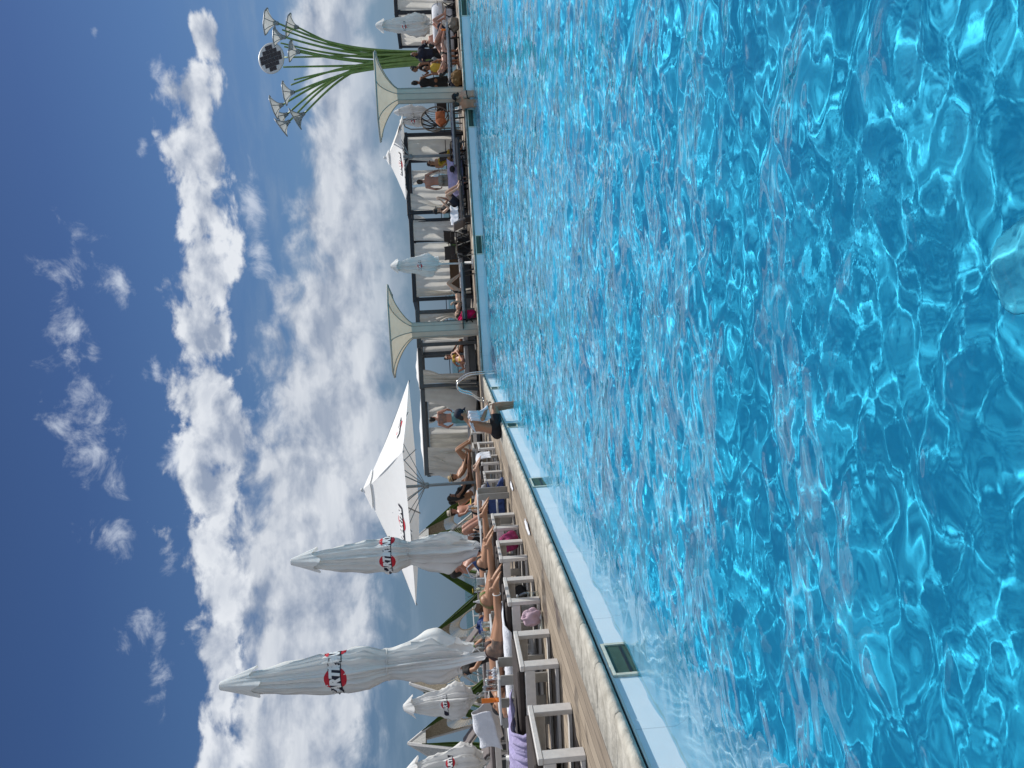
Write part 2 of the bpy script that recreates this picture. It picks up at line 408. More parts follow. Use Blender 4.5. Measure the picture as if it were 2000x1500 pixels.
    rest = mth('MULTIPLY', mth('MAXIMUM', side, mth('MULTIPLY', up_, .55)), mr(nB, .30, .62))
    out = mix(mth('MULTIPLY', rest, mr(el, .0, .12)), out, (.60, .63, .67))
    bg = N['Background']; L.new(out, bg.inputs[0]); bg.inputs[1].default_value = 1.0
def lin(r, g, b): return tuple(((c/255+.055)/1.055)**2.4 if c > 10 else c/255/12.92 for c in (r, g, b))
SKYC = [(0.0, lin(96, 124, 150)), (.10, lin(98, 130, 162)), (.22, lin(88, 127, 172)), (.38, lin(72, 111, 165)), (.55, lin(56, 90, 147)), (.72, lin(47, 77, 130)), (1.0, lin(50, 80, 132))]
CLD = [lin(150, 163, 185), lin(232, 236, 242), lin(148, 161, 182), lin(226, 230, 236), lin(150, 168, 188), lin(206, 215, 230)]
build_world()
sc.view_settings.view_transform = 'Standard'; sc.view_settings.look = 'None'; sc.view_settings.exposure = 0; sc.view_settings.gamma = 1
sc.cycles.use_denoising = True; sc.cycles.caustics_refractive = True
sc.cycles.max_bounces = 10; sc.cycles.transparent_max_bounces = 12; sc.cycles.sample_clamp_indirect = 8

# ------------------------------------------------------------------ pool, deck, sea
EX = -2.64                                        # pool edge beside the loungers
SK_ = .272
def FY(x): return 24.0+SK_*x                      # slightly skewed far edge
E1 = V((1, SK_, 0)).normalized(); E2 = V((-E1.y, E1.x, 0)); FANG = math.atan(SK_)
WZ = -.27; PD = -1.6
def waves(x, y):
    z = np.zeros_like(x); n = 90
    for i in range(n):
        lam = .085*(22**(i/(n-1))); k = 2*PI/lam
        sl = .0110 if lam > .45 else (.0126 if lam > .22 else .0098)
        a = sl/k*rng.uniform(.4, 1.6); th = rng.normal(PI/2, .95); ph = rng.uniform(0, 2*PI)
        arg = k*(math.cos(th)*x+math.sin(th)*y)+ph
        arg = arg+.35*np.sin(.7*k*(math.cos(th+1.1)*x+math.sin(th+1.1)*y)+2*ph)
        z += a*(np.sin(arg)+.22*np.cos(2*arg))
    return z
xs = axis([(EX, 0), (2.0, .02), (5, .04), (10, .07), (17, .2)])
ys = axis([(-5, 0), (.6, .2), (5, .018), (10, .036), (28.7, .075)])
xx, yy = np.meshgrid(xs, ys)
yy = np.minimum(yy, 99); top = 24.0+SK_*xx
yy = np.where(yy > 5, 5+(yy-5)*(top-5)/(28.7-5), yy)
zz = WZ+waves(xx, yy)
mw = bpy.data.materials.new('pool_water'); mw.use_nodes = True
b = mw.node_tree.nodes['Principled BSDF']
b.inputs['Base Color'].default_value = (.84, .97, 1, 1); b.inputs['Transmission Weight'].default_value = 1; b.inputs['IOR'].default_value = 1.33; b.inputs['Roughness'].default_value = 0
nw = mw.node_tree.nodes; tcw = nw.new('ShaderNodeTexCoord'); nsw = nw.new('ShaderNodeTexNoise'); nsw.inputs['Scale'].default_value = 16; nsw.inputs['Detail'].default_value = 3
bpw = nw.new('ShaderNodeBump'); bpw.inputs['Distance'].default_value = .012
gust = nw.new('ShaderNodeTexNoise'); gust.inputs['Scale'].default_value = .8; gust.inputs['Detail'].default_value = 3; mw.node_tree.links.new(tcw.outputs['Object'], gust.inputs['Vector'])
gmr = nw.new('ShaderNodeMapRange'); gmr.interpolation_type = 'SMOOTHSTEP'; gmr.inputs[1].default_value = .44; gmr.inputs[2].default_value = .68; gmr.inputs[3].default_value = .015; gmr.inputs[4].default_value = .16
mw.node_tree.links.new(gust.outputs['Fac'], gmr.inputs[0]); mw.node_tree.links.new(gmr.outputs[0], bpw.inputs['Strength'])
mw.node_tree.links.new(tcw.outputs['Object'], nsw.inputs['Vector']); mw.node_tree.links.new(nsw.outputs['Fac'], bpw.inputs['Height']); mw.node_tree.links.new(bpw.outputs[0], b.inputs['Normal'])
water = np_grid('pool_water', xx, yy, zz, mw); tag(water, kind='structure'); water.cycles.is_caustics_caster = True

mfl = mat('blue_pool_liner', (.014, .425, .635), .7, var=.06, vscale=1.5)
mwl = mat('pale_blue_pool_wall', (.70, .78, .82), .6, var=.12, vscale=2.2, bump=.06, bscale=8, col2=(.62, .75, .82))
def wall_wear(m):
    nt = m.node_tree; N = nt.nodes; L = nt.links; b = N['Principled BSDF']; src = b.inputs['Base Color'].links[0].from_socket
    tc = N.new('ShaderNodeTexCoord'); sp = N.new('ShaderNodeSeparateXYZ'); L.new(tc.outputs['Object'], sp.inputs[0])
    ns = N.new('ShaderNodeTexNoise'); ns.inputs['Scale'].default_value = 3.5; ns.inputs['Detail'].default_value = 6; L.new(tc.outputs['Object'], ns.inputs['Vector'])
    ad = N.new('ShaderNodeMath'); ad.operation = 'MULTIPLY_ADD'; ad.inputs[1].default_value = .10; L.new(ns.outputs['Fac'], ad.inputs[0]); L.new(sp.outputs[2], ad.inputs[2])
    rp = N.new('ShaderNodeValToRGB'); mrn = N.new('ShaderNodeMapRange'); mrn.inputs[1].default_value = -.30; mrn.inputs[2].default_value = -.10; L.new(ad.outputs[0], mrn.inputs[0]); L.new(mrn.outputs[0], rp.inputs[0])
    e = rp.color_ramp.elements; e[0].position = .0; e[0].color = (0, 0, 0, 1); e[1].position = .30; e[1].color = (0, 0, 0, 1)
    for p, c in ((.13, .5), (.17, .5)): q = e.new(p); q.color = (c, c, c, 1)
    mx = N.new('ShaderNodeMix'); mx.data_type = 'RGBA'; L.new(rp.outputs[0], mx.inputs[0]); L.new(src, mx.inputs[6]); mx.inputs[7].default_value = (.48, .49, .34, 1)
    su = N.new('ShaderNodeMath'); su.operation = 'ADD'; L.new(sp.outputs[0], su.inputs[0]); L.new(sp.outputs[1], su.inputs[1])
    dv = N.new('ShaderNodeMath'); dv.operation = 'FRACT'; d0 = N.new('ShaderNodeMath'); d0.operation = 'DIVIDE'; d0.inputs[1].default_value = 1.52; L.new(su.outputs[0], d0.inputs[0]); L.new(d0.outputs[0], dv.inputs[0])
    lt = N.new('ShaderNodeMath'); lt.operation = 'LESS_THAN'; lt.inputs[1].default_value = .006; L.new(dv.outputs[0], lt.inputs[0])
    m2 = N.new('ShaderNodeMix'); m2.data_type = 'RGBA'; L.new(lt.outputs[0], m2.inputs[0]); L.new(mx.outputs[2], m2.inputs[6]); m2.inputs[7].default_value = (.50, .60, .66, 1); L.new(m2.outputs[2], b.inputs['Base Color'])
wall_wear(mwl)
mb = MB(); mb.add([(EX, -5, PD), (17, -5, PD), (17, FY(17), PD), (EX, FY(EX), PD)], [(0, 1, 2, 3)])
fl = mb.build('pool_floor', mfl); tag(fl, kind='structure'); fl.cycles.is_caustics_receiver = True
mb = MB(); z1 = -.07
mb.add([(EX, -5, z1), (EX, FY(EX), z1), (17, FY(17), z1), (EX, -5, PD), (EX, FY(EX), PD), (17, FY(17), PD), (17, -5, z1), (17, -5, PD)], [(0, 1, 4, 3), (1, 2, 5, 4), (2, 6, 7, 5), (6, 0, 3, 7)])
wl = mb.build('pool_wall', mwl); tag(wl, kind='structure'); wl.cycles.is_caustics_receiver = True
# liner track, dark gap and rounded stone coping along both edges
def along_left(x0, x1, z0, z1, y0=-5, y1=None): 
    y1 = FY(EX) if y1 is None else y1
    return MB().box(x0, x1, y0, y1, z0, z1)
def pdir(mb, prof, a, b, seg, gap=.004, jit=.002):
    """extruded coping stones with profile prof [(out, z)] from a to b; out = distance towards the pool"""
    a, b = V(a), V(b); d = (b-a); Ln = d.length; d.normalize(); o = V((d.y, -d.x, 0)); t = 0
    while t < Ln-.01:
        e = min(Ln, t+seg); j = random.uniform(-jit, jit); k = len(prof); vs = []
        for tt in (t+gap, t+gap+.008, e-gap-.008, e-gap):
            sh = .006 if tt in (t+gap, e-gap) else 0
            for (q, z) in prof: vs.append(a+d*tt+o*(q-sh)+V((0, 0, z+j-sh*.6)))
        fs = []
        for r in range(3):
            for i in range(k): i2 = (i+1) % k; fs.append((r*k+i, r*k+i2, (r+1)*k+i2, (r+1)*k+i))
        fs.append(tuple(range(k-1, -1, -1))); fs.append(tuple(3*k+i for i in range(k)))
        mb.add(vs, fs, True); t = e
mcop = mat('pale_travertine', (.50, .475, .415), .75, var=.28, vscale=7, bump=.6, bscale=26, col2=(.29, .27, .225))
prof = [(-.42, -.02), (-.42, .0), (-.09, .002), (-.04, .012), (.0, .014), (.03, .006), (.045, -.014), (.04, -.036), (.02, -.05), (-.02, -.055)]
mb = MB(); pdir(mb, prof, (EX, -5, 0), (EX, FY(EX)-.05, 0), .62)
pdir(mb, prof, (EX, FY(EX), 0), (17, FY(17), 0), .62)
# mirror direction: second run faces the pool as well (profile 'out' is to the right of travel)
cop = mb.build('pool_coping', mcop); tag(cop, kind='structure')
mtrack = mat('white_liner_track', (.62, .64, .60), .5); mgap = mat('black_joint', (.008, .012, .016), .8)
mb = MB(); mb.add([(EX-.002+.004, -5, -.055), (EX+.002, FY(EX), -.055), (17, FY(17)-.002, -.055), (EX+.002, -5, -.068), (EX+.002, FY(EX)-.002, -.068), (17, FY(17)-.002, -.068)], [(0, 1, 4, 3), (1, 2, 5, 4)])
tag(mb.build('liner_gap', mgap), kind='structure')
mb = MB(); mb.box(EX, EX+.010, -5, FY(EX)-.02, -.085, -.069)
mb.bar((EX, FY(EX)-.008, -.077), (17, FY(17)-.008, -.077), .016, .012)
tag(mb.build('liner_track', mtrack), kind='structure')
# timber decking
def deck_mat(name, along, c1, c2, w=.14):
    m = bpy.data.materials.new(name); m.use_nodes = True; nt = m.node_tree; N = nt.nodes; L = nt.links; b = N['Principled BSDF']; b.inputs['Roughness'].default_value = .75
    tc = N.new('ShaderNodeTexCoord'); mp = N.new('ShaderNodeMapping'); mp.inputs['Rotation'].default_value = (0, 0, along); L.new(tc.outputs['Object'], mp.inputs[0])
    sp = N.new('ShaderNodeSeparateXYZ'); L.new(mp.outputs[0], sp.inputs[0])
    dv = N.new('ShaderNodeMath'); dv.operation = 'DIVIDE'; dv.inputs[1].default_value = w; L.new(sp.outputs[0], dv.inputs[0])
    fr = N.new('ShaderNodeMath'); fr.operation = 'FRACT'; L.new(dv.outputs[0], fr.inputs[0])
    fl_ = N.new('ShaderNodeMath'); fl_.operation = 'FLOOR'; L.new(dv.outputs[0], fl_.inputs[0])
    wn = N.new('ShaderNodeTexWhiteNoise'); wn.noise_dimensions = '1D'; L.new(fl_.outputs[0], wn.inputs['W'])
    mp2 = N.new('ShaderNodeMapping'); mp2.inputs['Scale'].default_value = (40, 1.6, 1); L.new(mp.outputs[0], mp2.inputs[0])
    ns = N.new('ShaderNodeTexNoise'); ns.inputs['Scale'].default_value = 1.6; ns.inputs['Detail'].default_value = 6; L.new(mp2.outputs[0], ns.inputs['Vector'])
    ad = N.new('ShaderNodeMath'); ad.operation = 'MULTIPLY_ADD'; ad.inputs[1].default_value = .45; L.new(wn.outputs[0], ad.inputs[0]); L.new(ns.outputs['Fac'], ad.inputs[2])
    rp = N.new('ShaderNodeValToRGB'); L.new(ad.outputs[0], rp.inputs[0]); rp.color_ramp.elements[0].position = .35; rp.color_ramp.elements[1].position = .95
    rp.color_ramp.elements[0].color = (*c1, 1); rp.color_ramp.elements[1].color = (*c2, 1)
    gp = N.new('ShaderNodeMapRange'); gp.inputs[1].default_value = .03; gp.inputs[2].default_value = .06; L.new(fr.outputs[0], gp.inputs[0])
    mx = N.new('ShaderNodeMix'); mx.data_type = 'RGBA'; L.new(gp.outputs[0], mx.inputs[0]); mx.inputs[6].default_value = (.02, .016, .012, 1); L.new(rp.outputs[0], mx.inputs[7])
    n3 = N.new('ShaderNodeTexNoise'); n3.inputs['Scale'].default_value = .9; n3.inputs['Detail'].default_value = 7; L.new(tc.outputs['Object'], n3.inputs['Vector'])
    wt = N.new('ShaderNodeMapRange'); wt.interpolation_type = 'SMOOTHSTEP'; wt.inputs[1].default_value = .54; wt.inputs[2].default_value = .60; wt.inputs[3].default_value = 1; wt.inputs[4].default_value = .52; L.new(n3.outputs['Fac'], wt.inputs[0])
    ws = N.new('ShaderNodeVectorMath'); ws.operation = 'SCALE'; L.new(mx.outputs[2], ws.inputs[0]); L.new(wt.outputs[0], ws.inputs['Scale'])
    wr = N.new('ShaderNodeMapRange'); wr.inputs[1].default_value = .52; wr.inputs[2].default_value = 1; wr.inputs[3].default_value = .28; wr.inputs[4].default_value = .78; L.new(wt.outputs[0], wr.inputs[0]); L.new(wr.outputs[0], b.inputs['Roughness'])
    L.new(ws.outputs[0], b.inputs['Base Color'])
    bp = N.new('ShaderNodeBump'); bp.inputs['Strength'].default_value = .5; bp.inputs['Distance'].default_value = .01; L.new(gp.outputs[0], bp.inputs['Height']); L.new(bp.outputs[0], b.inputs['Normal'])
    return m
md1 = deck_mat('weathered_decking', 0, (.17, .135, .10), (.36, .295, .225)); md2 = deck_mat('weathered_decking_far', -FANG+PI/2, (.19, .15, .115), (.37, .31, .245))
DX0 = -12.6
mb = MB(); mb.box(DX0, EX-.415, -5, FY(EX)-.2, -.3, -.004)
tag(mb.build('deck', md1), kind='structure')
mb = MB()
a = V((EX, FY(EX), 0))+E2*.415
p0 = V((DX0, FY(EX)-.195, 0)); p1 = V((EX-.415, FY(EX)-.195, 0))
q = [p0, p1, V((EX, FY(EX), 0))+E2*.415-E1*.45, V((EX, FY(EX), 0))+E2*.415+E1*22, V((EX, FY(EX), 0))+E2*7.2+E1*22, V((EX, FY(EX), 0))+E2*7.2-E1*6.5, V((DX0, 30.5, 0))]
n = len(q); mb.add([V((p.x, p.y, -.004)) for p in q]+[V((p.x, p.y, -.3)) for p in q], [tuple(range(n))]+[(i, i+n, (i+1) % n+n, (i+1) % n) for i in range(n)])
tag(mb.build('far_deck', md2), kind='structure')
# sea
ms = bpy.data.materials.new('sea_water'); ms.use_nodes = True
nt = ms.node_tree; b = nt.nodes['Principled BSDF']; b.inputs['Base Color'].default_value = (.022, .070, .090, 1); b.inputs['Roughness'].default_value = .45; b.inputs['Specular IOR Level'].default_value = .14
tc = nt.nodes.new('ShaderNodeTexCoord'); mp = nt.nodes.new('ShaderNodeMapping'); nt.links.new(tc.outputs['Object'], mp.inputs[0]); mp.inputs['Scale'].default_value = (.7, 1.6, 1)
ns = nt.nodes.new('ShaderNodeTexNoise'); ns.inputs['Scale'].default_value = .35; ns.inputs['Detail'].default_value = 8; nt.links.new(mp.outputs[0], ns.inputs['Vector'])
bp = nt.nodes.new('ShaderNodeBump'); bp.inputs['Strength'].default_value = .9; bp.inputs['Distance'].default_value = 1.6; nt.links.new(ns.outputs['Fac'], bp.inputs['Height']); nt.links.new(bp.outputs[0], b.inputs['Normal'])
mb = MB(); mb.add([(-12000, -9000, -2.6), (12000, -9000, -2.6), (12000, 14000, -2.6), (-12000, 14000, -2.6)], [(0, 1, 2, 3)])
tag(mb.build('sea', ms), kind='structure')
dc = mat('pale_blue_disc', (.07, .50, .66), .7, var=.1, vscale=4)
r = empty('floor_disc', (.0, 2.30, PD+.002), 0, 'pale round disc on the pool floor close to the camera', 'drain')
q = MB().lathe([(.20, 0), (.19, .004), (.05, .006)], n=40).build('cover', dc, r); q.cycles.is_caustics_receiver = True  # plain flat disc, slightly paler than the floor liner
# skimmers set in the pool wall
def skimmer(p, d, w, label):
    """p lower centre on the wall at water, d along-wall unit vector"""
    n = V((d.y, -d.x, 0)); ang = math.atan2(d.y, d.x)
    r = empty('pool_skimmer', p, ang, label, 'skimmer', 'skimmers along the pool wall')
    h0, h1, t = -.10, .115, .028
    f_ = MB(); f_.box(-w/2, w/2, -.018, -.001, h1-t, h1, b=.004); f_.box(-w/2, w/2, -.018, -.001, h0, h0+t, b=.004)
    f_.box(-w/2, -w/2+t, -.018, -.001, h0+t, h1-t); f_.box(w/2-t, w/2, -.018, -.001, h0+t, h1-t); f_.build('frame', M['cork'], r)
    o = MB(); o.box(-w/2+t, w/2-t, -.007, -.0015, h0+t, h1-t); o.build('opening', mat('skimmer_throat', (.05, .10, .07), .6, var=.4, vscale=6), r)
    g = MB(); g.box(-w/2+t+.02, w/2-t-.02, -.011, -.008, -.03, -.012); g.build('weir_flap', M['dark_frame'], r)
for i, (y, w, lb) in enumerate([(5.0, .46, 'cream framed pool skimmer nearest the camera, below the closest loungers'), (9.9, .46, 'cream framed pool skimmer on the pool wall between the seated man and the closest one'), (14.15, .44, 'cream framed pool skimmer right under the man sitting on the pool edge'), (19.5, .44, 'small cream pool skimmer on the left wall near the steel ladder')]):
    skimmer((EX, y, -.20), V((0, 1, 0)), w, lb)
for i, (x, lb) in enumerate([(1.25, 'dark slot skimmer in the far wall below the closed parasol by the folded loungers'), (5.3, 'dark slot skimmer in the far wall beside the bathers'), (9.0, 'dark slot skimmer at the far right end of the far wall')]):
    skimmer((x, FY(x), -.19), E1, .62, lb)

# ================================================================== LEFT DECK
LX = -3.67
def make_lounger(name, seat_mat, back=0.0, L=2.0, w=.78):
    """foot end at x=0, head towards -x"""
    r = empty(name); h = w/2
    for s in (-1, 1):
        for x0 in (-.045, -L+.05):
            MB().box(x0, x0+.045, s*h-(.12 if s > 0 else 0), s*h+(0 if s > 0 else .12), 0, .335, b=.004).build('leg', M['white_paint'], r)
        MB().box(-L+.10, -.048, s*h-(.04 if s > 0 else 0), s*h+(0 if s > 0 else .04), .235, .333, b=.004).build('side_rail', M['white_paint'], r)
        MB().box(-L+.10, -.050, s*(h-.055)-.05, s*(h-.055)+.05, .002, .030, b=.004).build('floor_runner', M['white_paint'], r)
    MB().box(-.050, .004, -h-.004, h+.004, .336, .378, b=.005).build('foot_beam', M['white_paint'], r)
    MB().box(-L+.02, -L+.09, -h, h, .336, .378, b=.005).build('head_beam', M['white_paint'], r)
    sl = MB()
    for i in range(14):
        x = -L+.16+i*(L-.3)/13; sl.box(x-.045, x+.045, -h+.045, h-.045, .318, .338)
    sl.build('slats', M['grey_paint'], r)
    xb = -L*.62
    if back <= 0:
        MB().box(-L+.1, -.06, -h+.03, h-.03, .340, .405, b=.022).build('mattress', seat_mat, r)
    else:
        MB().box(xb, -.06, -h+.03, h-.03, .340, .405, b=.022).build('mattress', seat_mat, r)
        m = Matrix.Translation((xb, 0, .36)) @ Matrix.Rotation(back, 4, 'Y')
        MB().box(-.76, 0, -h+.03, h-.03, .012, .06, m, b=.02).build('back_cushion', seat_mat, r)
        MB().box(-.80, .02, -h+.01, h-.01, -.018, .010, m, b=.004).build('backrest', M['beige_panel'], r)
        MB().bar((xb-.45*math.cos(back), 0, .36+.45*math.sin(back)-.03), (xb-.55, 0, .1), .04).build('backrest_prop', M['grey_paint'], r)
    return r
G1 = 'loungers in the row along the pool edge'
ys1 = [(5.9, 'pale painted lounger at the bottom left corner, closest to the camera, nothing on it'),
       (7.37, 'pale painted lounger with the lilac towel thrown over it'),
       (8.9, 'pale painted lounger under the sunbather with the big thigh tattoo'),
       (10.33, 'pale painted lounger under the sunbather with the green leaf print bikini'),
       (11.66, 'pale painted lounger with a magenta bundle on the deck beneath it'),
       (14.56, 'pale painted lounger with blue striped drape hanging under it, past the side tables'),
       (16.0, 'pale painted lounger with a white towel hanging off its foot end'),
       (17.45, 'pale painted lounger furthest along the row, behind the man sitting on the pool edge')]
proto = make_lounger('sun_lounger', M['dark_cushion'])
for i, (y, lb) in enumerate(ys1):
    o = proto if i == 0 else copy_tree(proto)
    o.location = (LX, y, 0); tag(o, lb, 'sun lounger', G1)
protoB = make_lounger('sun_lounger', M['taupe'], back=.72, L=1.95, w=.72)
G2 = 'loungers with raised backs in the seaward row'
row2 = [(1462, 925, 12.4, 'beige backed lounger with raised back at the left edge of the seaward row'), (1425, 935, 14.0, 'beige backed lounger with raised back, partly behind the hanging white towel'),
        (1362, 945, 15.2, 'beige backed lounger with raised back beside the small parasol with the loose cord'), (1195, 925, 16.6, 'beige backed lounger with raised back just behind the woman with the curly bun'),
        (1042, 925, 18.5, 'grey backed lounger with raised back behind the closed mid parasol')]
for i, (y, x, Y, lb) in enumerate(row2):
    o = protoB if i == 0 else copy_tree(protoB)
    p = at(x, y, Y); o.location = (p.x+.95, Y, .18); o.rotation_euler = (0, 0, math.radians(14)); tag(o, lb, 'sun lounger', G2)
    for sx in (-1.75, -.1):
        for sy in (-.36, .30): MB().box(sx, sx+.05, sy, sy+.06, -.18, -.002).build('leg_block', M['white_paint'], o)

# ---------------------------------------------------------------- side tables
def make_table():
    r = empty('side_table'); 
    MB().box(-.27, .27, -.22, .22, .535, .56, b=.005).build('table_top', M['white_metal'], r)
    for sx in (-1, 1):
        for sy in (-1, 1):
            MB().box(sx*.25-.055, sx*.25+.055, sy*.205-.014, sy*.205+.014, 0, .533, b=.004).build('leg', M['grey_paint'], r)
    MB().box(-.19, .19, -.19, .19, .20, .215, b=.003).build('shelf', M['white_metal'], r)
    return r
tproto = make_table()
G3 = 'side tables between the loungers'
TABS = [(1352, 977, 8.13, 'white side table with the orange sunscreen tube and coloured drinks on it'), (1250, 961, 9.62, 'white side table with the water bottle and tumblers of ice'),
        (1163, 950, 10.98, 'white side table with the lemon drink, straws and white spray bottle'), (1055, 938, 12.4, 'white side table between the closed mid parasol and the sunglasses wearer'),
        (992, 932, 13.3, 'white side table with the yellow glass on it beside the man in a pale hat')]
TP = []
for i, (y, x, Y, lb) in enumerate(TABS):
    o = tproto if i == 0 else copy_tree(tproto)
    p = at(x, y, Y); o.location = (p.x, Y, 0); tag(o, lb, 'side table', G3); TP.append(V((p.x, Y, .561)))
def bottle(p, h, r, mt, cap, label, nm='water_bottle', cat='bottle', lean=0):
    o = empty(nm, p, 0, label, cat); o.rotation_euler = (0, lean, 0)
    MB().lathe([(r*.9, 0), (r, .01), (r, h*.18), (r*.93, h*.3), (r, h*.42), (r*.98, h*.6), (r*.75, h*.74), (r*.38, h*.86), (r*.36, h*.93)], n=16).build('bottle_body', mt, o)
    MB().lathe([(r*.44, h*.931), (r*.44, h), (r*.40, h*1.005)], n=14).build('cap', cap, o); return o
def tumbler(p, h, r, mt, label, straw=None, fill=.8, cat='glass'):
    o = empty('drink_glass', p, 0, label, cat)
    MB().lathe([(r*.8, 0), (r, h), (r*.93, h), (r*.74, .006)], n=18).build('glass_wall', M['glass'], o)
    MB().lathe([(r*.72, .008), (r*.74+(r*.18)*fill, h*fill)], n=16).build('drink', mt, o)
    if straw:
        for k, (dx, dy) in enumerate(straw): MB().bar((0, 0, .02), (dx, dy, h*1.55), .006).build('straw', M['plastic_black'], o)
    return o
t = TP[0]
o = empty('sunscreen_tube', t+V((-.02, -.12, 0)), 0, 'bright orange sunscreen tube standing on the nearest side table', 'sunscreen')
MB().lathe([(.026, 0), (.027, .035), (.024, .036)], n=16).build('cap', M['orange'], o)
MB().tube([(0, 0, .037), (0, 0, .10), (0, 0, .175), (0, 0, .19)], [(.026, .022), (.028, .018), (.030, .006), (.030, .004)], lat=(1, 0, 0), n=14).build('tube_body', M['orange'], o)
tumbler(t+V((.12, .02, 0)), .14, .036, M['amber'], 'amber drink in a glass beside the orange tube')
tumbler(t+V((.20, .08, 0)), .12, .036, M['ruby'], 'red drink in a glass on the nearest side table')
tumbler(t+V((.07, -.03, 0)), .17, .034, M['amber'], 'tall amber drink in the middle of the nearest table')
o = empty('crumpled_napkin', t+V((.24, -.02, .012)), 0, 'crumpled white napkin by the red drink', 'napkin'); 
mb = MB(); mb.sheet(lambda u, v: ((u-.5)*.1, (v-.5)*.1, .035*abs(math.sin(u*9+v*5))+.02*math.sin(v*11)), 12, 12, thick=.002); mb.build('paper', M['towel_white'], o)
t = TP[1]
bottle(t+V((-.04, -.05, 0)), .235, .036, M['glass'], M['green_pipe'], 'clear water bottle with green cap on the second side table')
bottle(t+V((.02, .09, 0)), .225, .034, M['glass'], M['green_pipe'], 'clear water bottle behind the tumblers of ice')
tumbler(t+V((.11, -.04, 0)), .125, .042, M['glass'], 'tumbler of ice water next to the water bottle')
tumbler(t+V((.20, .05, 0)), .115, .042, M['glass'], 'tumbler of ice water nearer the pool side of its table')
t = TP[2]
tumbler(t+V((.10, .0, 0)), .17, .042, M['cream_drink'], 'tall creamy lemon drink with black straws', straw=[(-.12, .03), (-.16, -.03)])
MB_ = MB(); o = empty('lemon_slice', t+V((.10, -.03, .19)), 0, 'lemon slice stuck on the rim of the creamy drink', 'lemon'); MB_.lathe([(.032, -.004), (.034, 0), (.032, .004)], n=18); MB_.build('slice', M['yellow'], o)
bottle(t+V((-.06, -.06, 0)), .19, .026, M['white_metal'], M['white_metal'], 'slim white spray bottle on the side table with the lemon drink', 'spray_bottle', 'spray bottle')
o = empty('napkin_holder', t+V((.19, .06, 0)), 0, 'clear acrylic napkin holder behind the lemon drink', 'napkin holder')
MB().box(-.06, .06, -.004, .004, 0, .15).box(-.06, .06, .05, .058, 0, .15).box(-.06, .06, .005, .049, 0, .006).build('acrylic_sheets', M['glass'], o); MB().box(-.05, .05, .010, .045, .008, .125).build('napkins', M['towel_white'], o)
tumbler(TP[4]+V((.02, -.05, 0)), .16, .05, M['yellow_drink'], 'big yellow drink on the table by the man in a pale hat')
bottle(TP[3]+V((.08, .05, 0)), .2, .033, M['glass'], M['white_metal'], 'clear bottle on the table behind the closed mid parasol')

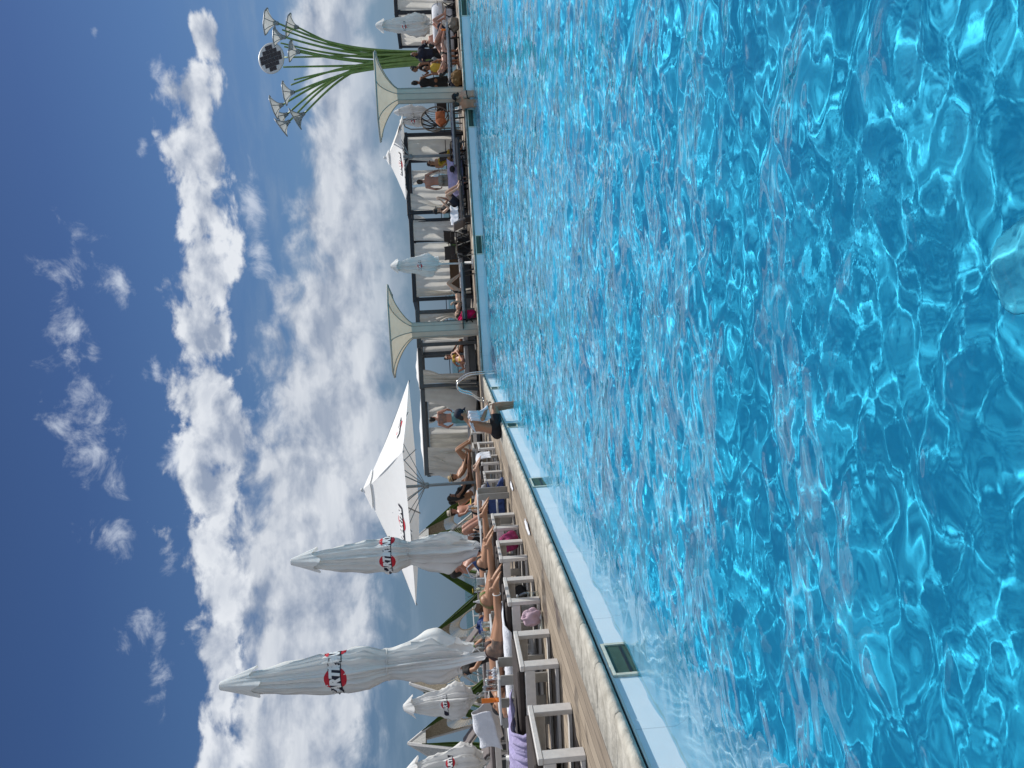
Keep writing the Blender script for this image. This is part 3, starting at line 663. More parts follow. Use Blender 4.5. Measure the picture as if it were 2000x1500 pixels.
# ---------------------------------------------------------------- parasols
def closed_parasol(base, H, z0, rmax, label, group, seed, lean=(0, 0), strap=.62, folds=7, ball=True, flare=1.0, emb=None, pole_r=.035, hook=True, cone=False):
    """H: tip height, z0: lower hem height"""
    R_ = random.Random(seed)
    r = empty('closed_parasol', base, R_.uniform(0, 6), label, 'parasol', group); r.rotation_euler = (lean[0], lean[1], 0)
    ph = [R_.uniform(0, 6.28) for _ in range(8)]; hem = [R_.uniform(-.16, .16) for _ in range(8)]; flr = [R_.uniform(.4, 1.5) for _ in range(8)]
    L = H-z0
    def prof(t):   # t 0 tip .. 1 hem
        pts = [(0, .20), (.06, .34), (.14, .52), (.15, .54), (.3, .72), (.45, .90), (.58, 1.0), (strap, .70), (strap+.03, .60), (strap+.10, .72), (.9, .84*flare), (1, .50*flare)]
        if strap > .85: pts = [(0, .22), (.13, .44), (.14, .40), (.45, .66), (.80, 1.0), (.90, .92), (1, .55)]
        for (a, b), (c, d) in zip(pts, pts[1:]):
            if t <= c: k = (t-a)/(c-a) if c > a else 0; k = k*k*(3-2*k); return b+(d-b)*k
        return pts[-1][1]
    def surf(th, t, lift=0.0):
        env = min(1, t*5)*(1.0 if t < strap else 1.25)
        q = folds*th+ph[0]+.9*math.sin(2*th+ph[1])+.5*math.sin(t*5+ph[2])
        s_ = math.sin(q); fold = 1-2*abs(s_)**.75; fold = fold if fold > -.55 else -.55-(fold+.55)*.6
        fk_ = .30; wz = 0.0
        for (wang, t0, scale) in (emb or []):
            da = (th-wang+PI) % (2*PI)-PI; w_ = max(0, 1-(da/(.50*scale/(rmax*prof(t)))/.62)**4)*max(0, 1-((t-t0)*L/(.36*scale))**4) if abs(da) < 2 else 0
            fold = fold*(1-.95*w_)+.5*w_*.95; wz = max(wz, w_)
        rr = rmax*prof(t)*(1+env*(fk_*fold+(1-wz)*.08*math.sin(3*th+ph[3]+t*2)+(1-wz)*(.06*math.sin(17*th+ph[4]+t*3)+.03*math.sin(29*th+ph[6]-t*4))))
        if t > strap:
            k = (t-strap)/(1-strap); rr *= (1-.30*k)+.95*k*max(0, math.sin(2*th+ph[5]))**1.6+.22*k*math.sin(5*th+ph[6])
        z = H-L*t
        if t > .8: z += (t-.8)/.2*(.20*math.sin(2*th+ph[5]+1)+.12*math.sin(5*th+ph[7]))*L*.28
        rr = max(rr, pole_r+.012)+lift
        return V((rr*math.cos(th), rr*math.sin(th), z))
    nth = 150
    mb = MB(); nt_ = 64
    vs = [surf(2*PI*j/nth, i/nt_) for i in range(nt_+1) for j in range(nth)]
    fs = [(i*nth+j, i*nth+(j+1) % nth, (i+1)*nth+(j+1) % nth, (i+1)*nth+j) for i in range(nt_) for j in range(nth)]
    mb.add(vs, fs, True); cloth = mb.build('folded_canopy', M['white_fabric'], r)
    # vent flap skirt near the top
    mb = MB()
    def flap(u, v):
        th = 2*PI*u; q = folds*th*.5+ph[2]; qf = 1-2*abs(math.sin(2*th+ph[2]))**.8; rr = rmax*(.21+.52*v)*(1+v*.22*qf+v*.10*math.sin(th+ph[4])+v*.04*math.sin(13*th))+.006
        return (rr*math.cos(th), rr*math.sin(th), H+.005-L*.135*v*(1+.16*v*math.sin(4*th+2*ph[2]+.8)+.12*v*math.sin(th+ph[6])))
    mb.sheet(flap, 60, 8); mb.build('vent_flap', M['white_fabric'], r)
    MB().lathe([(rmax*.20, H-.01), (rmax*.22, H+.012), (rmax*.12, H+.022)], n=16).build('top_cap', M['white_metal'], r)
    MB().tube([(0, 0, 0), (0, 0, H-.05)], pole_r, n=14).build('pole', M['white_metal'], r)
    MB().tube([surf(2*PI*j/40, strap+.02, .006) for j in range(41)], .012, n=6, cap=False).build('tie_strap', M['white_fabric'], r)
    MB().lathe([(pole_r+.02, z0-.08), (pole_r+.025, z0-.06), (pole_r+.025, z0+.04), (pole_r+.01, z0+.05)], n=14).build('runner', M['white_metal'], r)
    for k in range(4):
        a = k*PI/2+ph[1]; MB().bar((math.cos(a)*(pole_r+.02), math.sin(a)*(pole_r+.02), z0-.03), (math.cos(a)*rmax*.55, math.sin(a)*rmax*.55, z0+L*.22), .018).build('stay', M['white_metal'], r)
    if hook:
        pts = [(pole_r*math.cos(a_)+.0+.055*math.sin(q)*1.0, 0, z0-.10-.11*q/PI) for q, a_ in [(i*PI/8, 0) for i in range(9)]]
        MB().tube(pts, .007, n=6).build('cord_loop', M['white_metal'], r)
    MB().lathe([(.24, 0.002), (.24, .03), (.05, .05), (.048, .28)], n=20).build('base', M['white_metal'], r)
    r.rotation_euler = (lean[0], lean[1], 0)
    bz = emb or []
    for (wang, t0, scale) in bz:
        # centre the emblem on world direction wang
        def mapf(x, y, lift): return surf(wang+x/(rmax*prof(t0)*1.12), t0-(y)/L, lift)
        emblem(r, mapf, scale, .004)
    return r
GP = 'closed white parasols'
bC = at(975, 1272, 9.62); bB = at(950, 1066, 12.55)
TOC = lambda p: math.atan2(-p.y, -p.x)     # direction from a parasol to the pool's near end
closed_parasol(V((bC.x, 9.62, 0)), 4.07, .92, .235, 'tallest closed white parasol, big red and black emblem, beside the tattooed sunbather', GP, 5, lean=(0, math.radians(-2.2)), strap=.66, emb=[(TOC(bC)-.35, .475, .56), (TOC(bC)+1.45, .47, .56)])
closed_parasol(V((bB.x, 12.55, 0)), 3.70, .78, .245, 'closed white parasol with emblem in front of the big open parasol', GP, 11, lean=(0, math.radians(-.5)), strap=.64, emb=[(TOC(bB)-.50, .545, .52), (TOC(bB)+1.0, .545, .52)])
pD = at(955, 1345, 15.5); pE = at(985, 1480, 13.2)
closed_parasol(V((pD.x-.1, 15.5, 0)), 2.30, .86, .31, 'small closed white parasol with emblem, loose cord, left of the tallest parasol', GP, 21, lean=(0, math.radians(-4)), strap=.90, folds=5, emb=[(TOC(pD)-.25, .62, .36)], pole_r=.022, flare=.9)
closed_parasol(V((pE.x, 13.2, 0)), 2.12, .75, .30, 'closed white parasol cut by the left edge of the view', GP, 33, lean=(0, math.radians(-3)), strap=.92, folds=5, emb=[(TOC(pE)+.2, .60, .34)], pole_r=.022)
def open_parasol(base, rz, half, za, ze, label, pole=.035, twist=0.0, emb=(), group=None, drop=.0):
    r = empty('open_parasol', base, rz, label, 'parasol', group)
    cor = [V((half*math.cos(PI/4+k*PI/2)*math.sqrt(2), half*math.sin(PI/4+k*PI/2)*math.sqrt(2), ze)) for k in range(4)]
    apex = V((0, 0, za))
    def panel(k):
        a, b = cor[k], cor[(k+1) % 4]
        def fn(u, v):
            e = a+(b-a)*u; p = apex+(e-apex)*v
            p.z -= .10*half*math.sin(PI*v)*.35*(.6+.4*math.sin(PI*u))+.05*v*math.sin(PI*u)*.4
            return p
        return fn
    for k in range(4):
        mb = MB(); mb.sheet(panel(k), 18, 12); mb.build('canopy_panel', M['canopy_fabric'], r)
        a, b = cor[k], cor[(k+1) % 4]
        MB().bar(apex-V((0, 0, .07)), a-V((0, 0, .03)), .03, .022).build('rib', M['grey_metal'], r)
        MB().bar((0, 0, ze-.02-.32*half*.5), apex*.42+a*.58-V((0, 0, .06)), .026, .018).build('stay', M['grey_metal'], r)
        fk = panel(k); MB().tube([V(fk(.5, i/8))-V((0, 0, .035)) for i in range(9)], .012, n=6).build('rib', M['grey_metal'], r)
        MB().bar((0, 0, ze-.02-.32*half*.5), apex*.42+(a+b)/2*.58-V((0, 0, .08)), .022, .016).build('stay', M['grey_metal'], r)
    mb = MB()
    for k in range(4):
        f_ = panel(k); mb.sheet(lambda u, v: V(f_(u, .02+v*.16))+V((0, 0, .05)), 8, 3)
    mb.build('vent_cap', M['canopy_fabric'], r)
    MB().lathe([(.05, za+.04), (.06, za+.06), (.03, za+.10)], n=14).build('finial', M['white_metal'], r)
    MB().tube([(0, 0, 0), (0, 0, za-.02)], pole, n=14).build('pole', M['grey_metal'], r)
    zz_ = ze-.02-.32*half*.5
    MB().lathe([(pole+.02, zz_-.08), (pole+.04, zz_-.05), (pole+.04, zz_+.05), (pole+.02, zz_+.07)], n=14).build('runner', M['grey_metal'], r)
    MB().lathe([(.30, .002), (.30, .04), (.06, .07), (.055, .3)], n=20).build('base', M['grey_metal'], r)
    for k, scale in emb:
        f_ = panel(k); wd = (cor[(k+1) % 4]-cor[k]).length; sl = ((cor[k]+cor[(k+1) % 4])/2-apex).length
        def mapf(x, y, lift):
            v = .80-y/sl; u = .5+x/(wd*v); p = V(f_(u, v)); n_ = (V(f_(u+.01, v))-p).cross(V(f_(u, v+.01))-p).normalized()
            if n_.z < 0: n_ = -n_
            return p+n_*lift*1.5
        emblem(r, mapf, scale, .006)
    return r
pb = at(942, 941, 19.6)
open_parasol(V((pb.x, 19.6, 0)), math.radians(-15), 2.12, 3.30, 2.08, 'large open white parasol with emblems over the left deck', .04, emb=((2, .78), (3, .78), (1, .78)))

# ---------------------------------------------------------------- pyramid daybeds with green curtains
def lattice(name, col):
    m = bpy.data.materials.new(name); m.use_nodes = True; nt = m.node_tree; N = nt.nodes; L = nt.links; b = N['Principled BSDF']; b.inputs['Base Color'].default_value = (*col, 1); b.inputs['Roughness'].default_value = .7
    tc = N.new('ShaderNodeTexCoord'); vo = N.new('ShaderNodeTexVoronoi'); vo.inputs['Scale'].default_value = 13; L.new(tc.outputs['UV'], vo.inputs['Vector']); vo.inputs['Randomness'].default_value = .35
    mr = N.new('ShaderNodeMapRange'); mr.inputs[1].default_value = .16; mr.inputs[2].default_value = .2; L.new(vo.outputs['Distance'], mr.inputs[0])
    t = N.new('ShaderNodeBsdfTransparent'); mx = N.new('ShaderNodeMixShader'); L.new(mr.outputs[0], mx.inputs[0]); L.new(t.outputs[0], mx.inputs[1]); L.new(b.outputs[0], mx.inputs[2]); L.new(mx.outputs[0], N['Material Output'].inputs[0])
    return m
M['weave'] = mat('white_woven_panel', (.52, .51, .48), .8, var=.25, vscale=30, bump=.6, bscale=50, trans=.1)
M['weave_tan'] = mat('tan_woven_panel', (.42, .36, .27), .8, var=.4, vscale=26, bump=.6, bscale=50, trans=.3); M['spokes_tan'] = mat('tan_cord', (.60, .52, .40), .8, var=.1, trans=.3)
M['spokes'] = mat('white_cord', (.55, .53, .48), .8, var=.1)
def pyramid_bed(base, rz, half, H, label, seed, curt=(2,), cw=.09):
    R_ = random.Random(seed); r = empty('pyramid_daybed', base, rz, label, 'daybed', 'pyramid daybeds on the seaward side')
    cor = [V((sx*half, sy*half, .0)) for sx, sy in ((1, 1), (-1, 1), (-1, -1), (1, -1))]; apex = V((0, 0, H))
    for c in cor: MB().bar(c, apex, .07, .05, b=.006).build('corner_pole', M['white_paint'], r)
    MB().box(-half+.06, half-.06, -half+.06, half-.06, .06, .34, b=.02).build('bed_base', M['dark_frame'], r)
    MB().box(-half+.08, half-.08, -half+.08, half-.08, .345, .50, b=.05).build('mattress', M['grey_cushion'], r)
    mb = MB()
    for k in range(4):
        a, b = cor[k], cor[(k+1) % 4]; t0 = .84
        mb.add([apex+V((0, 0, .03)), apex+(a-apex)*.17*1.1+V((0, 0, .02)), apex+(b-apex)*.17*1.1+V((0, 0, .02))], [(0, 1, 2)])
    mb.build('tip_cover', M['weave'], r)
    # two woven walls, each with an oval window ringed by cords
    for k in (1, 3):
        a, b = cor[k], cor[(k+1) % 4]; ex = (b-a).normalized(); mid = (a+b)/2; ey = (apex-mid).normalized(); S = (apex-mid).length; nrm = ex.cross(ey)
        def P2(x, y, o=0.0): return mid+ex*x+ey*y+nrm*o
        cx, cy, ra, rb = 0.0, S*.33, half*.33, S*.155
        n = 72; out = []; inn = []; win = []
        for j in range(n):
            t = 2*PI*j/n; dx, dy = math.cos(t), math.sin(t)
            # march to the triangle border
            best = 1e9
            for (p, q_) in (((-half, .12), (half, .12)), ((half, .12), (0, S*.97)), ((0, S*.97), (-half, .12))):
                x1, y1 = p; x2, y2 = q_; ddx, ddy = x2-x1, y2-y1; den = dx*ddy-dy*ddx
                if abs(den) < 1e-9: continue
                tt = ((x1-cx)*ddy-(y1-cy)*ddx)/den; uu = ((x1-cx)*dy-(y1-cy)*dx)/den
                if tt > 0 and -1e-6 <= uu <= 1+1e-6: best = min(best, tt)
            lim = 1/math.hypot(dx/ra, dy/rb)
            out.append((cx+dx*best, cy+dy*best)); ring = min(lim*1.85, best*.93); inn.append((cx+dx*ring, cy+dy*ring)); win.append((cx+dx*lim, cy+dy*lim))
        mb = MB()
        for o_, z_ in ((0, .02),):
            vs = [P2(*p, .015) for p in out]+[P2(*p, .025) for p in inn]+[P2(*p, -.015) for p in out]+[P2(*p, -.005) for p in inn]
            fs = []
            for j in range(n):
                j2 = (j+1) % n; fs += [(j, j2, n+j2, n+j), (2*n+j, 3*n+j, 3*n+j2, 2*n+j2), (n+j, n+j2, 3*n+j2, 3*n+j), (j, 2*n+j, 2*n+j2, j2)]
            mb.add(vs, fs)
        mb.build('woven_wall', M['weave'] if k == 1 else M['weave_tan'], r)
        mb = MB()
        for j in range(n):
            mb.bar(P2(*inn[j], .01), P2(*win[j], .01), .017 if j % 2 else .024, .008)
        w3 = [P2(*p, .01) for p in win]; mb.tube(w3+[w3[0]], .016, n=6, cap=False); mb.build('window_cords', M['spokes'] if k == 1 else M['spokes_tan'], r)
    for k in curt:
        a, b = cor[k], cor[(k+1) % 4]
        for s in ((0, 1) if k in curt else (0,)):
            c0, c1 = (a, b) if s == 0 else (b, a); amp = R_.uniform(.05, .09); w0 = cw*R_.uniform(.9, 1.25)
            def fn(u, v):
                p = apex+(c0-apex)*(.14+.80*v); q = apex+(c1-apex)*(.14+.80*v)
                wdt = w0*(.25+1.1*math.sin(PI*min(1, v*1.05))**.7)*(1 if v < .75 else 1-.9*(v-.75)/.25*.7)
                e = p+(q-p)*min(.5, wdt*u*1.0)
                out_ = (p+q)/2; out_.z = 0; out_.normalize()
                return e+out_*(amp*math.sin(u*16+v*3)*(.4+v)+.03)+V((0, 0, -.10*u*v))
            mb = MB(); mb.sheet(fn, 26, 20); mb.build('green_curtain', M['green_curtain'], r)
    return r
for (y, x, Y, dX, rz, half, H, lb, sd) in [
    (1452, 797, 17.2, 0, 62, 1.15, 2.34, 'pyramid daybed with pointed woven tip, furthest left of the green curtained ones', 1),
    (1335, 800, 18.8, 0, -48, 1.15, 2.30, 'pyramid daybed showing a white woven wall with a dark oval window, behind the tallest parasol', 2),
    (1262, 818, 20.3, 0, 64, 1.15, 2.22, 'pyramid daybed half hidden by the tallest parasol, its woven ring seen from inside', 3),
    (1050, 812, 23.0, 0, 60, 1.20, 2.45, 'pyramid daybed with a long green curtain under the big open parasol', 4),
    (1090, 818, 21.6, 0, -45, 1.15, 2.2, 'pyramid daybed with grey perforated wall behind the closed mid parasol', 6)]:
    p = at(x, y, Y); pyramid_bed(V((p.x, Y, 0)), math.radians(rz), half, p.z, lb, sd, cw=.2 if sd == 4 else .085)

# ---------------------------------------------------------------- towels, bags and things under the loungers
def drape(name, mt, pts_u, w, seed, label, cat, amp=.02, n=30, m=22, thick=.008, wav=9):
    """cloth following a polyline profile pts_u (list of 3d points) with width along vector w"""
    R_ = random.Random(seed); pts = [V(p) for p in pts_u]; w = V(w); ph = [R_.uniform(0, 6.3) for _ in range(6)]
    ds = [0]
    for a, b in zip(pts, pts[1:]): ds.append(ds[-1]+(b-a).length)
    def pos(t):
        d = t*ds[-1]
        for i in range(len(pts)-1):
            if d <= ds[i+1]+1e-9: return pts[i]+(pts[i+1]-pts[i])*((d-ds[i])/(ds[i+1]-ds[i]))
        return pts[-1]
    wn = w.normalized()
    def fn(u, v):
        p = pos(v); d = (pos(min(1, v+.02))-pos(max(0, v-.02))).normalized(); nn_ = d.cross(wn).normalized()
        if nn_.z < -.05 or (abs(nn_.z) < .05 and nn_.y > 0): nn_ = -nn_
        k = amp*(.5+1.2*v)
        return p+w*(u-.5)*(1+.12*math.sin(v*5+ph[0]))+wn*.06*math.sin(v*6+ph[5])+nn_*(abs(k*math.sin(u*wav+ph[1]+2.2*math.sin(v*3+ph[2])))+.6*k*math.sin(u*2.3*wav+ph[3]+v*4)+k*.8+.012)
    mb = MB(); mb.sheet(fn, n, m, thick=thick)
    o = mb.build(name, mt); return tag(o, label, cat)
Y2 = 7.37
drape('lilac_towel', M['towel_lilac'], [(LX-.86, Y2+.10, .412), (LX-.86, Y2-.33, .412), (LX-.86, Y2-.43, .385), (LX-.86, Y2-.455, .25)], (.62, 0, 0), 3, 'lilac towel thrown over the second lounger and hanging towards the camera', 'towel', amp=.032, n=70, wav=17)
pW = at(975, 1420, 9.55)
drape('white_towel', M['towel_white'], [(pW.x, 9.75, .50), (pW.x, 9.62, .80), (pW.x, 9.55, .78), (pW.x, 9.45, .52)], (.55, 0, .12), 4, 'white towel hung over a lounger back left of the small closed parasol', 'towel', amp=.018, wav=4)
drape('striped_towel', M['towel_white'], [(LX-.02, 8.9-.36, .41), (LX-.02, 8.9+.30, .41)], (.05, 0, 0), 5, 'folded white towel edge under the anklet wearer', 'towel') if False else None
for (Yl, x0, x1, sd, lb) in [(8.9, -.25, -1.8, 6, 'white towel with navy pattern spread under the tattooed sunbather'), (14.56, -.1, -1.2, 8, 'blue grey towel spread on the lounger past the side tables')]:
    xm = LX+(x0+x1)/2
    drape('beach_towel', M['towel_white'] if sd == 6 else M['grey_cushion'], [(xm, Yl+.33, .41), (xm, Yl-.33, .41), (xm, Yl-.40, .395), (xm, Yl-.415, .345)], (abs(x1-x0), 0, 0), sd, lb, 'towel', amp=.006, n=60, wav=25)
drape('beach_towel', M['towel_white'], [(LX-.5, 16.0+.1, .415), (LX-.05, 16.0, .415), (LX+.02, 16.0, .39), (LX+.04, 16.0, .15)], (0, .6, 0), 9, 'white towel hanging off the foot end of a far lounger', 'towel', amp=.015)
drape('blue_drape', M['blue_cloth'], [(LX-.5, 14.56-.38, .33), (LX-.5, 14.56-.40, .18), (LX-.5, 14.56-.41, .02)], (.9, 0, 0), 12, 'dark blue striped drape hanging under a lounger', 'drape', amp=.02, wav=22)
def bundle(name, p, r, mt, seed, label, cat, sq=(1, 1, 1)):
    R_ = random.Random(seed); ph = [R_.uniform(0, 6.3) for _ in range(6)]; n, m = 26, 16; vs = []; 
    for i in range(m+1):
        t = -PI/2+PI*i/m
        for j in range(n):
            a = 2*PI*j/n; k = 1+.13*math.sin(5*a+ph[0]+3*t)+.10*math.sin(3*a+ph[1]-4*t)+.06*math.sin(9*a+ph[2]+2*t)
            vs.append(V((r*sq[0]*k*math.cos(t)*math.cos(a), r*sq[1]*k*math.cos(t)*math.sin(a), max(-.86*r*sq[2], r*sq[2]*k*math.sin(t)))))
    fs = [(i*n+j, i*n+(j+1) % n, (i+1)*n+(j+1) % n, (i+1)*n+j) for i in range(m) for j in range(n)]
    mb = MB(); mb.add(vs, fs, True); o = mb.build(name, mt); o.location = V(p)+V((0, 0, .86*r*sq[2])); return tag(o, label, cat)
bundle('magenta_bundle', (LX-.16, 11.1, 0.03), .14, M['magenta'], 1, 'magenta beach wrap bundled on the deck under a lounger', 'beach wrap')
bundle('pale_pink_dress', (LX-.12, 8.33, 0.02), .11, M['pale_pink'], 2, 'pale pink dress heaped on the deck by the second side table', 'dress', (.9, .6, 1.0))
bundle('black_bag', (LX-1.1, 7.0, 0.02), .17, M['black'], 3, 'black rucksack lying under the second lounger', 'rucksack', (1.2, .8, .9))
bundle('dark_beach_bag', (LX-.55, 10.0, 0.02), .13, M['black'], 7, 'dark beach bag with white strap under the leaf print sunbather', 'bag', (1, .8, 1))
bundle('black_backpack', (LX-.95, 5.75, .02), .19, M['black'], 8, 'black bag in the shade beneath the closest lounger', 'bag', (1.6, .7, .7))
o = empty('printed_carton', (LX-.42, 9.25, .0), .3, 'small white and beige carton standing under the lounger row', 'carton'); MB().box(-.08, .08, -.05, .05, 0, .17, b=.003).build('box', M['white_metal'], o); MB().box(-.082, .082, -.052, .052, .172, .24, b=.004).build('lid', M['jute'], o)
bottle(V((LX-.02, 8.72, .0)), .26, .045, M['glass'], M['white_metal'], 'clear plastic bottle with white cap on the deck by the pale pink dress')
o = empty('white_sandals', (LX-.2, 8.36, 0), .5, 'pair of white slip on sandals on the deck by the pink dress', 'sandals')
for k, dy in enumerate((-.06, .06)):
    s_ = MB(); s_.tube([(-.12, dy, .014), (-.05, dy, .016), (.05, dy, .016), (.12, dy, .014)], [(.03, .012), (.036, .014), (.045, .014), (.03, .01)], lat=(0, 1, 0), n=12); q = s_.build('sole', M['cork'], o)
    s2 = MB(); s2.sheet(lambda u, v: (.02+.06*v, dy+.05*math.cos(PI*u), .012+.055*math.sin(PI*u)), 10, 4, thick=.005); s2.build('strap', M['white_metal'], o)
o = bundle('folded_white_cloth', (LX+.42, 12.1, .004), .09, M['towel_white'], 11, 'white cloth left on the decking by the pool edge', 'cloth', (.5, 2.6, .16))
o = bundle('folded_white_cloth', (EX-.50, 9.6, .004), .09, M['towel_white'], 12, 'white cloth lying against the coping, middle of the deck', 'cloth', (.5, 3.2, .16))
o = bundle('folded_white_cloth', (EX-.46, 3.9, .004), .10, M['towel_white'], 13, 'white cloth lying against the coping at the bottom left corner', 'cloth', (.45, 4.5, .16))
# seaward railing of the left deck
r = empty('seaward_railing', (DX0+.1, 0, 0), 0, 'thin pale railing along the seaward side of the left deck', 'railing')
for y in np.arange(4, 30, 2.0): MB().box(-.025, .025, y-.025, y+.025, 0, .62).build('post', M['white_metal'], r)
for z in (.58,): MB().box(-.02, .02, 4, 29.5, z, z+.035).build('rail', M['white_metal'], r)

# ---------------------------------------------------------------- pool ladder in the corner
r = empty('pool_ladder', (0, 0, 0), 0, 'polished steel pool ladder at the corner of the pool', 'ladder')
for i, q in enumerate(((EX+.55), (EX+.05))):
    pass
def rail_pts(Q, d):
    """Q on the edge, d unit vector over the water"""
    Q = V(Q); pts = []
    prof_ = [(-.50, .0), (-.50, .22), (-.50, .38)]
    out_ = [(-.62, .02), (-.60, .16), (-.42, .36), (-.36, .58), (-.30, .70), (-.20, .765), (-.08, .75), (.0, .66), (.10, .50), (.15, .34), (.16, .0), (.16, -.5), (.16, -1.2)]
    for a, z in out_: pts.append(Q+V(d)*a+V((0, 0, z)))
    # round the corners
    for _ in range(2):
        q2 = [pts[0]]
        for a, b in zip(pts, pts[1:]): q2 += [a*.75+b*.25, a*.25+b*.75]
        pts = q2+[pts[-1]]
    return pts
c0 = V((EX, FY(EX), 0))
for k in (0, 1):
    Q = V((EX, 21.55+.52*k, 0)); MB().tube(rail_pts(Q, (1, 0, 0)), .023, n=12).build('handrail', M['steel'], r)
    MB().lathe([(.05, 0), (.052, .012), (.03, .03)], c=Q+V((-.62, 0, .012)), n=16).build('anchor_cup', M['steel'], r)
for z in (-.35, -.62, -.9): MB().box(EX+.12, EX+.20, 21.55, 22.07, z, z+.03, b=.008).build('tread', M['steel'], r)

# ================================================================== FAR DECK
C0 = V((EX, FY(EX), 0))
def fp(x, y, b):
    """point seen at photo pixel (x, y) on the upright plane b metres behind the far edge"""
    d = ray(x, y); t = (b+(C0-CAMP).dot(E2))/d.dot(E2); return CAMP+d*t
def fg(y, b): p = fp(_hz(y)+30, y, b); return V((p.x, p.y, 0))
def fz(x, y, b): return fp(x, y, b).z

# ---------------------------------------------------------------- tulip shaped membrane canopies
def tulip(y, b, H, label, seed, rz):
    r = empty('tulip_canopy', fg(y, b), rz, label, 'canopy', 'tulip shaped membrane canopies'); n = 8
    def ring(R, z, k=0.0): return [V((R*(1+k*math.cos(2*PI*j/n*4))*math.cos(2*PI*j/n+PI/8), R*(1+k*math.cos(2*PI*j/n*4))*math.sin(2*PI*j/n+PI/8), z)) for j in range(n)]
    zc = H-.62; rr = .245
    mb = MB(); mb.lathe([(rr+.01, 0), (rr+.005, .02), (rr, .6), (rr*.985, 1.2), (rr*1.01, zc-.12), (rr*1.02, zc)], n=n, rot=PI/8, smooth=False); mb.build('column', M['cream_col'], r)
    for j in range(n):
        a = 2*PI*j/n+PI/8; c, s = math.cos(a), math.sin(a); MB().bar(((rr+.006)*c, (rr+.006)*s, .01), ((rr+.008)*c, (rr+.008)*s, zc), .016).build('seam', M['grey_green'], r)
    R0 = 1.47
    def prof(v): return rr*1.02+(R0-rr)*(.10*v+.90*v**1.25), zc+(H-zc)*(1-(1-v)**1.55)
    lift = [.0, .02, .05, .02, -.02, -.05, -.02, .03]
    def P(j, v):
        R, z = prof(v); a = 2*PI*j/n+PI/8; z += lift[j % n]*v*v; return V((R*math.cos(a), R*math.sin(a), z))
    mb = MB()
    for j in range(n):
        def fn(u, v): 
            p = P(j, v)+(P(j+1, v)-P(j, v))*u; k = 4*u*(1-u)*v; p.x *= 1-.05*k; p.y *= 1-.05*k; return p
        mb.sheet(fn, 8, 14)
    mb.build('membrane', M['cream'], r)
    MB().tube([P(j, 1.0)+V((0, 0, .012)) for j in range(n)]+[P(0, 1.0)+V((0, 0, .012))], .030, n=8, cap=False).build('rim', M['grey_green'], r)
    for j in range(n): MB().tube([P(j, v/10)+V((0, 0, -.016)) for v in range(11)], .014, n=6).build('rib', M['grey_green'], r)
    return r
H2 = fz(768, 640, .72); tulip(641, .72, 2.68, 'cream tulip canopy in the centre, black side table and pink cloth at its foot', 1, FANG)
tulip(185, .95, 2.78, 'cream tulip canopy on the right, in front of the green lamp tree', 2, FANG+.2)

# ---------------------------------------------------------------- curtained cabanas
def cabana(y0, y1, b, zt, label, fm, curtains, depth=2.3, roof=True, seed=1, beam=.14, bed=True, post=.11):
    """y0 < y1 photo columns: right and left side"""
    pl, pr = fg(y1, b), fg(y0, b); w = (pr-pl).length; R_ = random.Random(seed)
    r = empty('curtained_cabana', pl, FANG, label, 'cabana', 'curtained cabanas on the far deck'); h = post/2
    for x in (h, w-h):
        for y in (h, depth-h): MB().box(x-h, x+h, y-h, y+h, 0, zt-beam, b=.006).build('post', fm, r)
    MB().box(-.03, w+.03, 0, post, zt-beam+.002, zt, b=.006).build('beam', fm, r); MB().box(-.03, w+.03, depth-post, depth, zt-beam+.002, zt, b=.006).build('beam', fm, r)
    for x in (0, w-post): MB().box(x, x+post, post+.002, depth-post-.002, zt-beam+.004, zt-.004, b=.006).build('beam', fm, r)
    if roof:
        def rf(u, v): return (u*w, .05+v*(depth-.1), zt+.015+.10*math.sin(PI*u)*math.sin(PI*v)*1.2+.012*math.sin(u*24)*math.sin(PI*v))
        mb = MB(); mb.sheet(rf, 24, 14); mb.build('roof_cloth', M['canopy_fabric'], r)
    if bed:
        MB().box(post+.02, w-post-.02, .02, depth-.05, .05, .27, b=.01).build('bed_base', fm, r)
        MB().box(post+.03, w-post-.03, .03, depth-.06, .275, .43, b=.05).build('mattress', M['grey_cushion'], r)
    zc = zt-beam-.01
    for (side, xa, xb, style, k) in curtains:
        ph = [R_.uniform(0, 6.3) for _ in range(6)]; nf = max(3, abs(xb-xa)*7)
        def fn(u, v, side=side, xa=xa, xb=xb, style=style, k=k, ph=ph, nf=nf):
            x = xa+(xb-xa)*u; z = zc-v*(zc-.06); oy = .06*math.sin(nf*2*PI*u*.5+ph[0]+.6*math.sin(v*4+ph[1]))*(.35+v)
            if style == 'tied':      # gathered towards the post xa at tie height
                tv = .58; g = (math.sin(min(1, v/tv)*PI/2)**2.2) if v < tv else 1-.45*((v-tv)/(1-tv))
                x = xa+(xb-xa)*u*(1-.78*g)+k*g*.1; oy *= 1.6
            elif style == 'blow':    # wind lifts the free edge xb
                s = v**1.3; x += k*s*(.25+.75*u); oy += -.35*s*u*abs(k)+.10*math.sin(5*u+4*v+ph[2])*s; z += .18*s*u*abs(k)
            elif style == 'short': z = zc-v*(zc-.06)*k
            if side == 'f': return (x, -.02+oy, z)
            if side == 'b': return (x, depth-.05+oy, z)
            if side == 'l': return (.02+oy, x, z)
            return (w-.02+oy, x, z)
        mb = MB(); mb.sheet(fn, max(24, int(abs(xb-xa)*30)), 22); mb.build('curtain', M['curtain'], r)
    return r, w
mf, dk = M['mid_frame'], M['dark_frame']
